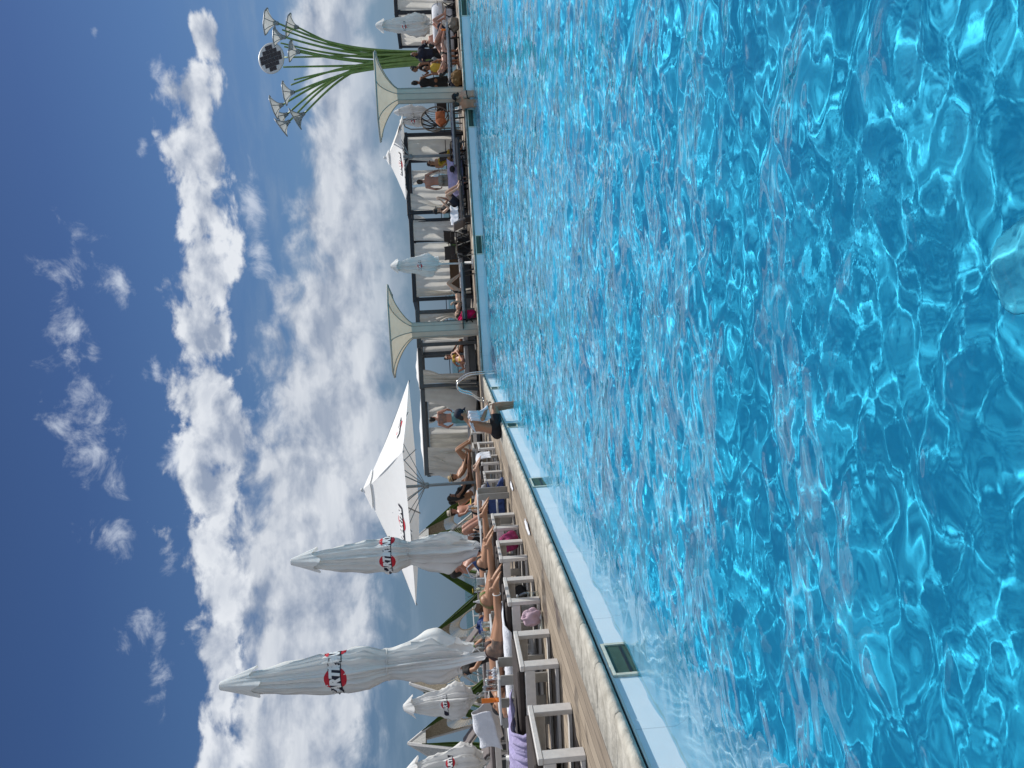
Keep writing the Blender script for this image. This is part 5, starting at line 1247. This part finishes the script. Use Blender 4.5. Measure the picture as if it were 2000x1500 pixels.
def person(f, loc, rz, label, sk, vox=.014, hairs=None, hmt='black', glasses=False, hatk=None, hatm=None, wear=(), face=True, group=None, rx=0):
    r = empty('person', loc, rz, label, 'person', group)
    me = build_body(f, vox); me.materials.append(SK[sk]); link_mesh(me, 'body', r)
    if hairs: hair(f, hairs, HAIR[hmt], r)
    if face: eyes(f, r, glasses)
    if hatk: hat(f, hatk, hatm, r)
    P = lambda c: ((c-f.pel).dot(f.td), (c-f.pel).dot(f.lat), (c-f.pel).dot(f.fr))
    Q = lambda c: ((c-f.chest).dot(f.cd), (c-f.chest).dot(f.slat), (c-f.chest).dot(f.cf))
    for w in wear:
        k, mt = w[0], w[1]
        if k == 'bikini_bottom':
            def pr(c):
                a, s, n_ = P(c); wd = .015+max(0, (a+.15))*(1.05 if n_ < 0 else 1.25)
                return -.15 < a < .035 and abs(s) < max(.018, wd) and (abs(s) < .2)
            patch(me, 'bikini_bottom', mt, r, pr)
        elif k == 'strings':
            patch(me, 'bikini_strings', mt, r, lambda c: abs(P(c)[0]-.01-.10*abs(P(c)[1])) < .012 and abs(P(c)[1]) < .22, .006)
        elif k == 'bikini_top':
            patch(me, 'bikini_top', mt, r, lambda c: ((abs(Q(c)[0]+.03) < .016) or (Q(c)[2] > .04 and -.085 < Q(c)[0] < .05-.5*abs(abs(Q(c)[1])-.075))) and abs(Q(c)[1]) < .165 and abs(Q(c)[0]) < .1, .005)
        elif k == 'swimsuit':
            patch(me, 'swimsuit', mt, r, lambda c: -.13 < P(c)[0] < .48 and abs(P(c)[1]) < .17 and (P(c)[0] > -.02 or abs(P(c)[1]) < .02+max(0, P(c)[0]+.14)*1.1) and (Q(c)[0] < .02), .006)
        elif k == 'shorts':
            ln = w[2] if len(w) > 2 else .55
            def b(mb):
                st = 1.0; mb.tube([f.pel-f.td*.11, f.pel-f.td*.02, f.pel+f.td*.06], [(.13*f.g, .10*f.g), (.182*f.g, .128*f.g), (.166*f.g, .115*f.g)], lat=f.lat, n=18)
                for s, hp, leg in ((1, f.hipR, f.legR), (-1, f.hipL, f.legL)):
                    kk = V(leg[0]); e = hp.lerp(kk, ln); mb.tube([hp, hp.lerp(kk, ln*.5), e], [.108*f.g, .106*f.g, .102*f.g], n=16)
                    mb.ell(f.pel+f.lat*s*.075-f.fr*.058-f.td*.055, (.102*f.g,)*3, None, 12, 8)
            cloth('shorts', mt, r, b)
        elif k in ('vest', 'shirt'):
            def b(mb):
                torso(mb, f, .016, 1, 8)
                for s, sh, arm in ((1, f.shR, f.armR), (-1, f.shL, f.armL)):
                    if k == 'shirt' and arm: mb.tube([f.chest.lerp(f.neck, .55), sh, sh.lerp(V(arm[0]), .5)], [.08, .07, .062], n=12)
                    else: mb.tube([f.chest.lerp(f.neck, .2)+f.slat*s*.09, f.chest.lerp(f.neck, .68)+f.slat*s*.10], [.075, .05], n=10)
                if f.female:
                    for s in (-1, 1): mb.ell(f.chest-f.cd*.02+f.slat*s*.075+f.cf*.075, (.074, .067, .072))
            cloth(k, mt, r, b)
        elif k == 'dress':
            ln = w[2]
            def b(mb):
                torso(mb, f, .020, 1, 7); base = f.pel-f.td*.02
                mb.tube([f.pel+f.td*.10, base, base-f.td*ln*.5, base-f.td*ln], [(.150, .115), (.185, .14), (.20, .16), (.225, .18)], lat=f.lat, n=20)
                if f.female:
                    for s in (-1, 1): mb.ell(f.chest-f.cd*.02+f.slat*s*.075+f.cf*.075, (.075, .068, .073))
            cloth('dress', mt, r, b)
        elif k == 'hoodie':
            def b(mb):
                torso(mb, f, .045, 1, 8)
                for s, sh, arm in ((1, f.shR, f.armR), (-1, f.shL, f.armL)):
                    e, wr = V(arm[0]), V(arm[1]); mb.tube([f.chest.lerp(f.neck, .55), sh, e, e.lerp(wr, .8)], [.10, .088, .072, .06], n=12)
                mb.ell(f.neck-f.cf*.06+f.cd*.02, (.13, .09, .10))
            cloth('hooded_jacket', mt, r, b)
        elif k == 'patch':
            patch(me, w[2], mt, r, (lambda pr: lambda c: pr(c, f))(w[3]), .0025)
    return r, f, me

# ---- templates -----------------------------------------------------
def stand(fem=False, girth=1.0, armR=None, armL=None, lean=0.0, face=(0, 1, 0), step=.0, h=1.0):
    armR = armR or ((.27, -.02, 1.10), (.29, .10, .86), (0, .25, -1), (-1, 0, 0), (0, 1, 0)); armL = armL or ((-.27, -.02, 1.10), (-.29, .10, .86), (0, .25, -1), (1, 0, 0), (0, 1, 0))
    return Fig((0, 0, .92), (0, lean*.35, 1.27), (0, lean*.62, 1.475), (0, lean*.8+.025, 1.60), face, (0, .0, 1), armR=armR, armL=armL,
               legR=((.095, .015+step, .49), (.10, -.02+step*.4, .085), (.12, 1, -.08), (0, 0, -1)), legL=((-.095, .015-step, .49), (-.10, -.02-step*1.1, .085), (-.12, 1, -.08), (0, 0, -1)), female=fem, girth=girth)
def prone(fem=True, bend=0.0, prop=False, spread=.11, hang=0.0, girth=1.0, legsep=0.0):
    """on the front, head towards -X, feet +X; local z=0 is the mattress, origin under the pelvis; right side is -Y... """
    zb = .115
    if prop:
        chest, neck, head = (-.36, 0, .135), (-.55, 0, .155), (-.665, .01, .165); face, hup = (-.65, -.25, -.75), (-.75, 0, .6)
        aR = ((-.55, .30, .04), (-.74, .12, .06), (-.4, -.8, .3), (0, 0, -1), (-1, 0, 0), .8); aL = ((-.55, -.30, .04), (-.74, -.12, .08), (-.4, .8, .5), (0, 0, -1), (-1, 0, 0), .8)
    else:
        chest, neck, head = (-.37, 0, .135), (-.57, 0, .13), (-.70, .01, .12); face, hup = (0, -.9, -.43), (-1, 0, 0)
        aR = ((-.62, .30, .06), (-.80, .14, .04), (-.5, -.9, .1), (0, 0, -1), (-1, 0, 0)); aL = ((-.62, -.30, .06), (-.82, -.12, .04), (-.5, .9, .1), (0, 0, -1), (-1, 0, 0))
    s = spread
    return Fig((0, 0, zb), chest, neck, head, face, hup, lat=(0, 1, 0), armR=aR, armL=aL,
               legR=((.43, s, .065), (.86, s*1.15+legsep, .085), (.72, 0, -.62), (.62, 0, .75)), legL=((.43, -s, .065), (.85, -s*1.2-legsep, .09), (.80, -.1, -.55), (.55, 0, .8)), female=fem, girth=girth)
# prone figures: lat=(0,1,0), torso direction -X -> front = td x lat = (-1,0,0)x(0,1,0) = (0,0,-1): faces down
def lay(y_lounger, xfeet, fig, label, **kw):
    return person(fig, V((LX+xfeet-.95, y_lounger, .405)), 0, label, **kw)
ink = mat('faded_tattoo_ink', (.055, .045, .04), .55, var=.75, vscale=16, col2=(.22, .13, .09))
leaf = mat('leaf_print_cloth', (.30, .16, .10), .8, var=.3, vscale=9, col2=(.05, .20, .03))
brownb = mat('dark_brown_strap', (.035, .012, .012), .7)
blackpr = mat('black_white_print', (.012, .012, .014), .8, var=.5, vscale=30, col2=(.012, .012, .014))
f3 = prone(spread=.10, hang=.1)
def tatt(c, f): a = (c-f.hipL).dot((V(f.legL[0])-f.hipL).normalized()); return -.06 < a < .20 and (c-f.hipL).dot(V((0, -1, .15)).normalized()) > .035 and c.y < -.06
rr_, ff, me3 = lay(8.9-.02, .17, f3, 'sunbather lying face down with a large dark thigh tattoo and dark string bikini', sk='tan', vox=.008, hairs='long', hmt='black', face=False, wear=[('bikini_bottom', brownb), ('strings', brownb), ('bikini_top', brownb), ('patch', ink, 'thigh_tattoo', tatt)])
a_ = V(f3.legL[1]); k_ = V(f3.legL[0]); dd_ = (k_-a_).normalized(); o_ = dd_.orthogonal().normalized(); p_ = dd_.cross(o_)
MB().tube([a_+dd_*.06+o_*.045*math.cos(t*PI/10)+p_*.045*math.sin(t*PI/10) for t in range(21)], .006, n=6, cap=False).build('white_anklet', M['inkwhite'], rr_)
lay(10.33, .20, prone(spread=.10, girth=1.02), 'sunbather lying face down in a bikini with a bit of green leaf print', sk='tan', vox=.009, hairs='low', hmt='brown', face=False, wear=[('bikini_bottom', leaf), ('bikini_top', leaf)])
lay(11.66, .24, prone(prop=True, spread=.10), 'sunbather with a curly dark blond bun propped on the elbows, black printed bikini bottom', sk='tan', vox=.010, hairs='curly', hmt='blond', wear=[('bikini_bottom', blackpr), ('bikini_top', M['black'])])
lay(14.56, .26, prone(prop=True, spread=.10), 'sunbather in a black bikini and sunglasses lying behind the closed mid parasol', sk='fair', vox=.011, hairs='short', hmt='black', glasses=True, wear=[('bikini_bottom', M['black']), ('bikini_top', M['black'])])
# cushion in front of the curly haired reader, blue bag behind the sunglasses wearer
bundle('blue_pillow', (LX-1.62, 11.45, .41), .19, M['blue_cloth'], 31, 'blue and white beach pillow in front of the curly haired sunbather', 'pillow', (.8, 1.0, .8))
o = empty('blue_beach_bag', at(935, 1110, 12.2)+V((0, 0, -.36)), .3, 'slanted dark blue cool bag on a lounger behind the closed mid parasol', 'cool bag')
mb = MB(); mb.add([V((-.30, -.17, 0)), V((.26, -.17, 0)), V((.26, .17, 0)), V((-.30, .17, 0)), V((-.30, -.15, .20)), V((.10, -.15, .46)), V((.10, .15, .46)), V((-.30, .15, .20))], [(3, 2, 1, 0), (0, 1, 5, 4), (1, 2, 6, 5), (2, 3, 7, 6), (3, 0, 4, 7), (4, 5, 6, 7)]); mb.build('bag_body', M['blue_cloth'], o)
MB().tube([(.10, -.12, .46), (.02, -.12, .56), (-.12, -.12, .50), (-.2, -.12, .27)], .012, n=6).build('handle', M['towel_white'], o)

# ---- seated on the pool edge ---------------------------------------
def sit_edge(loc, label):
    # faces +Y locally (towards the water after rotation); seat height z=0
    f = Fig((0, 0, .10), (0, .10, .44), (0, .22, .625), (0, .335, .725), (0, .75, -.62), (0, .62, .78), armR=((.25, .16, .33), (.17, .42, .22), (-.35, .9, -.2), (0, 0, -1), (-1, 0, 0), .9), armL=((-.25, .16, .33), (-.14, .43, .20), (.35, .9, -.2), (0, 0, -1), (1, 0, 0), .9),
            legR=((.13, .45, .085), (.14, .47, -.35), (0, 1, -.25), (0, 0, -1)), legL=((-.12, .45, .085), (-.12, .47, -.35), (0, 1, -.25), (0, 0, -1)), girth=1.06)
    r, f, me = person(f, loc, -PI/2+.42, label, 'tan', vox=.009, hairs='short', hmt='black', hatk='cap', hatm=M['navy'], wear=[('shorts', M['black'], .62)])
    return r, f
ps = V((EX-.12, 14.5, .012))
rsit, fsit = sit_edge(ps, 'man in a dark cap and black shorts sitting with legs in the pool')
mt_ = Matrix.Translation(ps) @ Matrix.Rotation(-PI/2+.42, 4, 'Z')
dr = lambda *p: mt_ @ V(p)
drape('white_towel', M['towel_white'], [dr(.21, .02, .50), dr(.225, .08, .575), dr(.23, .20, .56), dr(.26, .27, .40), dr(.25, .32, .20)], mt_.to_3x3() @ V((.02, .22, .05)), 44, 'white towel over the shoulder of the man on the pool edge', 'towel', amp=.015)
o = empty('mobile_phone', dr(0.02, .55, .22), .3, 'dark phone in the hands of the man on the pool edge', 'phone'); MB().box(-.037, .037, -.075, .075, -.005, .005, b=.003).build('case', M['plastic_black'], o); MB().box(-.033, .033, -.068, .068, .0055, .0065).build('screen', M['navy'], o)

# ---- standing figures ----------------------------------------------
def faceto(p, away=True): return math.atan2(-p.x, p.y)+(0 if away else PI)
def g2(x, y): return gr(x, y)
pT = at(900, 815, 24.9)
back_ink = lambda c, f: (c-f.chest).dot(f.cf) < -.03 and abs((c-f.chest).dot(f.slat)) < .16 and -.12 < (c-f.chest).dot(f.cd) < .14
ft = stand(girth=1.05, armR=((.30, -.06, 1.12), (.22, .16, .98), (-.4, .8, 0), (0, 0, -1), (-1, 0, 0)), armL=((-.30, -.05, 1.12), (-.26, .16, .95), (.4, .8, 0), (0, 0, -1), (1, 0, 0)), face=(.45, 1, -.1), step=.05)
person(ft, V((pT.x, pT.y, 0)), faceto(pT)-.2, 'man with a back tattoo and turquoise shorts standing with his back to the camera', 'rosy', vox=.012, hairs='short', hmt='black', wear=[('shorts', M['turquoise'], .92), ('patch', mat('grey_back_ink', (.12, .09, .08), .55, var=.6, vscale=14, col2=(.32, .17, .12)), 'back_tattoo', back_ink)])
stripes = bpy.data.materials.new('striped_shorts'); stripes.use_nodes = True; nt = stripes.node_tree; wv = nt.nodes.new('ShaderNodeTexWave'); wv.inputs['Scale'].default_value = 9; tc = nt.nodes.new('ShaderNodeTexCoord'); nt.links.new(tc.outputs['Object'], wv.inputs['Vector']); rp = nt.nodes.new('ShaderNodeValToRGB'); rp.color_ramp.interpolation = 'CONSTANT'; rp.color_ramp.elements[0].color = (.45, .42, .36, 1); rp.color_ramp.elements[1].position = .5; rp.color_ramp.elements[1].color = (.05, .06, .06, 1); nt.links.new(wv.outputs['Fac'], rp.inputs[0]); nt.links.new(rp.outputs[0], nt.nodes['Principled BSDF'].inputs['Base Color'])
pS = fg(352, 2.2)
person(stand(armR=((.30, -.10, 1.16), (.34, .12, .98), (0, .7, -.4), (-1, 0, 0), (0, 0, 1)), armL=((-.27, -.06, 1.12), (-.27, .14, .94), (.2, .7, -.5), (1, 0, 0), (0, 0, 1)), face=(.5, 1, -.2)), pS, faceto(pS), 'bare backed man in striped shorts standing before the first black cabana', 'rosy', vox=.013, hairs='short', hmt='brown', wear=[('shorts', stripes, .75)])
pB = fg(160, 2.6)
person(stand(True, face=(.1, 1, 0)), pB, faceto(pB)-.35, 'woman in a long black dress with a dark bun standing right of the tulip column', 'dark', vox=.013, hairs='bun', hmt='black', wear=[('dress', M['black'], .45)])
pG = fg(122, 2.4)
person(stand(True, lean=.25, armR=((.26, .22, 1.12), (.10, .38, 1.24), (-.5, .5, .6), (0, -1, 0), (-1, 0, 0)), armL=((-.26, .15, 1.08), (-.16, .36, 1.02), (.5, .8, 0), (0, 0, -1), (0, 0, 1)), face=(.2, 1, -.5)), pG, PI/2+.25, 'woman with dark hair, black top and grey shorts leaning forward near the lamp tree', 'dark', vox=.013, hairs='bun', hmt='black', wear=[('vest', M['black']), ('shorts', M['grey_cloth'], .38)])
pH = fg(104, 2.9)
person(stand(lean=-.05, armR=((.36, .05, 1.22), (.42, .28, 1.30), (0, 1, .2), (0, 0, -1), (-1, 0, 0)), armL=((-.34, .02, 1.18), (-.30, .25, 1.12), (.3, 1, 0), (0, 0, -1), (1, 0, 0))), pH, PI+.2, 'person in a dark hooded jacket and black shorts standing under the lamp tree', 'dark', vox=.014, hairs='short', hmt='black', wear=[('hoodie', M['navy']), ('shorts', M['black'], .7)])

# ---- sitting and reclining figures ----------------------------------
def sit(fem=False, recl=.35, girth=1.0, knees=.45, arms=None, face=(0, 1, 0), legs='down'):
    """seat surface z=0, origin under the pelvis, facing +Y"""
    c, s = math.cos(recl), math.sin(recl)
    up = lambda d: (0, -d*s, .10+d*c)
    ch, nk = V(up(.35)), V(up(.555)); hd = nk+V((0, -.02*s+.02, .125))
    if legs == 'down': L = lambda k: ((k*.12, .43, .09), (k*.13, .46, -.33), (0, 1, 0), (0, 0, -1))
    elif legs == 'bent': L = lambda k: ((k*.11, .36, .40), (k*.12, .58, .06), (0, 1, -.1), (0, 0, -1))
    else: L = lambda k: ((k*.10, .43, .085), (k*.11, .86, .065), (k*.25, .3, 1), (0, 1, -.2))
    sw = .17 if fem else .19
    arms = arms or (lambda k: ((k*.26, -.30*s+.06, .10+.27*c-.0), (k*.17, .22, .14), (-k*.2, 1, 0), (0, 0, -1), (-k, 0, 0)))
    return Fig((0, 0, .10), ch, nk, hd, face, (0, -s*.35, 1), armR=arms(1), armL=arms(-1), legR=L(1), legL=L(-1), female=fem, girth=girth)
def put(f, x, y, Y, zseat, rz, label, **kw):
    p = at(x, y, Y); return person(f, V((p.x, Y, zseat)), rz, label, **kw)
toright = -PI/2
G9 = 'dark woven daybeds in the corner'
pd_ = make_lounger('woven_daybed', M['rattan'], w=.95)
for i, (y, Y, lb) in enumerate([(905, 21.9, 'dark woven daybed under the man in the straw hat'), (940, 20.9, 'dark woven daybed under the long haired woman in black'), (985, 22.6, 'dark woven daybed by the man in the pale hat')]):
    o = pd_ if i == 0 else copy_tree(pd_); p = at(930, y, Y); o.location = (p.x+1.0, Y, .05); tag(o, lb, 'daybed', G9)
put(sit(recl=.95, legs='bent', girth=1.02, face=(.3, 1, 0)), 930, 900, 21.9, .46, toright, 'man in a straw hat lying with a raised knee under the open parasol', sk='tan', vox=.013, hairs='short', hmt='brown', glasses=True, hatk='hat', hatm=M['straw'], wear=[('shorts', M['navy'], .35)])
bundle('pink_scarf', at(925, 918, 21.6)+V((0, 0, -.1)), .09, M['magenta'], 61, 'pink scarf beside the man in the straw hat', 'scarf', (1.2, .8, .8))
put(sit(True, recl=.75, legs='straight', face=(-.8, 1, -.2)), 935, 942, 20.9, .46, toright+.1, 'woman with long dark hair and a black top lying in the corner', sk='dark', vox=.014, hairs='long', hmt='black', glasses=True, wear=[('vest', M['black'])])
put(sit(recl=.45, legs='bent', face=(.5, 1, -.3)), 935, 962, 21.7, .34, toright+.9, 'bearded man with a white towel around his hips at the tip of the green curtain', sk='tan', vox=.013, hairs='short', hmt='black', wear=[('shorts', M['towel_white'], .6)])
put(sit(recl=.35, legs='straight', face=(-.6, 1, -.1), girth=1.05), 935, 988, 22.6, .36, toright-.35, 'man in a pale straw hat and sunglasses near the yellow drink', sk='rosy', vox=.012, hairs='short', hmt='brown', glasses=True, hatk='hat', hatm=M['pale_straw'], wear=[('shorts', M['yellow'], .6)])
put(sit(recl=.5, legs='straight', face=(.3, 1, -.4)), 955, 1275, 13.0, .42, toright-.3, 'person in black sitting behind the pole of the tallest parasol', sk='tan', vox=.013, hairs='short', hmt='black', wear=[('shirt', M['black']), ('shorts', M['black'], .8)])
put(sit(recl=.85, legs='bent', face=(-.5, 1, .1), arms=lambda k: ((k*.30, -.20, .50), (k*.10, -.22, .76), (-k*.7, 0, .6), (0, 1, 0), (0, 0, -1))), 955, 1068, 13.4, .41, toright, 'dark haired man with mirrored sunglasses reclining by the blue cool bag', sk='rosy', vox=.012, hairs='short', hmt='black', glasses=True, wear=[('shorts', M['black'], .6)])
fq = math.pi
def fput(f, y, b, z, rz, label, **kw): p = fg(y, b); return person(f, V((p.x, p.y, z)), FANG+rz, label, **kw)
fput(sit(recl=.1, girth=1.12), 80, 3.6, .44, fq, 'bald bare chested man with a beard sitting on the white round sofa', sk='rosy', vox=.014, hairs=None, hmt='black')
fput(sit(True, recl=.15), 315, 2.9, .46, fq+.3, 'woman in a yellow swimsuit and white sun visor sitting in the black cabana', sk='tan', vox=.014, hairs='long', hmt='brown', glasses=True, wear=[('swimsuit', M['yellow'])])
fput(sit(recl=.42, legs='bent', girth=1.08, arms=lambda k: ((k*.31, .02, .36), (k*.10, .20, .60), (-k*.3, .3, .8), (0, -1, 0), (-k, 0, 0))), 398, 1.0, .33, fq*1.0+.75, 'man in a black vest and black cap photographing from the dark daybed', sk='fair', vox=.012, hairs='short', hmt='black', hatk='cap', hatm=M['black'], wear=[('vest', M['black']), ('shorts', M['navy'], .65)])
# knees-up sunbather on the striped lounger
sup = Fig((0, 0, .11), (-.36, 0, .12), (-.56, 0, .14), (-.70, 0, .17), (.25, 0, 1), (-1, 0, .25), lat=(0, -1, 0), armR=((-.34, -.30, .10), (-.40, -.42, .30), (-.4, .5, .5), (0, 1, 0), (-1, 0, 0)), armL=((-.34, .30, .10), (-.18, .34, .05), (1, -.2, 0), (0, 0, -1), (0, -1, 0)),
          legR=((.31, -.10, .42), (.56, -.11, .07), (1, 0, -.1), (0, 0, -1)), legL=((.36, .08, .40), (.60, .10, .07), (1, 0, -.1), (0, 0, -1)), female=True)
fput(sup, 572, .85, .425, 0, 'sunbather in a black bikini lying with raised knees by the central tulip canopy', sk='fair', vox=.012, hairs='long', hmt='brown', wear=[('bikini_bottom', M['black']), ('bikini_top', M['black'])])
sup2 = Fig((0, 0, .11), (-.35, 0, .13), (-.54, 0, .17), (-.64, 0, .25), (.5, -.5, .7), (-.8, 0, .6), lat=(0, -1, 0), armR=((-.40, -.30, .16), (-.62, -.18, .30), (-.4, .5, .5), (0, 1, 0), (-1, 0, 0)), armL=((-.34, .30, .10), (-.12, .30, .06), (1, -.2, 0), (0, 0, -1), (0, -1, 0)),
           legR=((.40, -.12, .16), (.80, -.11, .07), (.5, -.2, 1), (.8, 0, -.5)), legL=((.36, .08, .32), (.70, .12, .07), (1, 0, -.1), (0, 0, -1)), female=True)
fput(sup2, 108, 1.05, .425, 0, 'dark haired sunbather with a raised elbow on the right hand lounger', sk='rosy', vox=.012, hairs='long', hmt='black', wear=[('bikini_bottom', M['black']), ('bikini_top', M['black'])])
fput(sit(recl=1.0, legs='bent', girth=.95), 62, 1.1, .425, -PI/2, 'sunbather with an orange bottle at the right end of the piped lounger', sk='rosy', vox=.013, hairs='short', hmt='black', wear=[('shorts', M['navy'], .5)])
o = empty('orange_bottle', fg(58, .78)+V((0, 0, .45)), 0, 'orange sun lotion bottle on the right hand lounger', 'bottle'); MB().lathe([(.03, 0), (.032, .02), (.032, .12), (.012, .15)], n=14).build('bottle_body', M['orange'], o); MB().lathe([(.013, .151), (.013, .18)], n=10).build('cap', M['inkwhite'], o)
fput(sit(True, recl=.9, legs='straight'), 680, 3.2, .43, fq+.5, 'sunbather with a top bun and sunglasses lying in the open fronted cabana', sk='dark', vox=.013, hairs='bun', hmt='black', glasses=True, wear=[('bikini_top', M['black']), ('bikini_bottom', M['black'])])
fput(sit(True, recl=.95, legs='straight'), 702, 3.1, .43, fq-.4, 'long haired sunbather in yellow nearest the ladder in the open fronted cabana', sk='rosy', vox=.013, hairs='long', hmt='brown', glasses=True, wear=[('bikini_top', M['yellow']), ('bikini_bottom', M['yellow'])])
fput(sit(recl=.05, legs='straight', girth=1.0), 132, 1.9, .40, fq, 'woman in yellow with sunglasses behind the piped lounger on the right', sk='dark', vox=.014, hairs='short', hmt='black', glasses=True, wear=[('vest', M['yellow'])])
# bathers leaning on the far edge, in the water
def bather(y, off, label, rz, turn, **kw):
    p = fg(y, -off)
    f = Fig((0, 0, -.42), (0, .05, -.07), (0, .11, .13), (0, .145, .255), (turn, 1, -.1), (0, 0, 1), armR=((.22, .24, .02), (.14, .46, .055), (-.5, 1, 0), (0, 0, -1), (-1, 0, 0)), armL=((-.22, .24, .02), (-.14, .46, .055), (.5, 1, 0), (0, 0, -1), (1, 0, 0)),
            legR=((.10, .12, -.83), (.10, -.05, -1.2), (0, .6, -1), (0, -1, -.4)), legL=((-.10, .12, -.83), (-.10, -.05, -1.2), (0, .6, -1), (0, -1, -.4)), female=True)
    return person(f, V((p.x, p.y, .0)), FANG+rz, label, **kw)
bather(183, .36, 'woman in a black visor in the water at the far edge', .3, -.6, sk='fair', vox=.012, hairs='low', hmt='black', glasses=True, hatk='cap', hatm=M['black'], wear=[('bikini_top', M['black']), ('bikini_bottom', M['black'])])
bather(203, .34, 'bather with arms resting on the far coping beside the woman in the black visor', -.5, .5, sk='tan', vox=.012, hairs='short', hmt='brown')
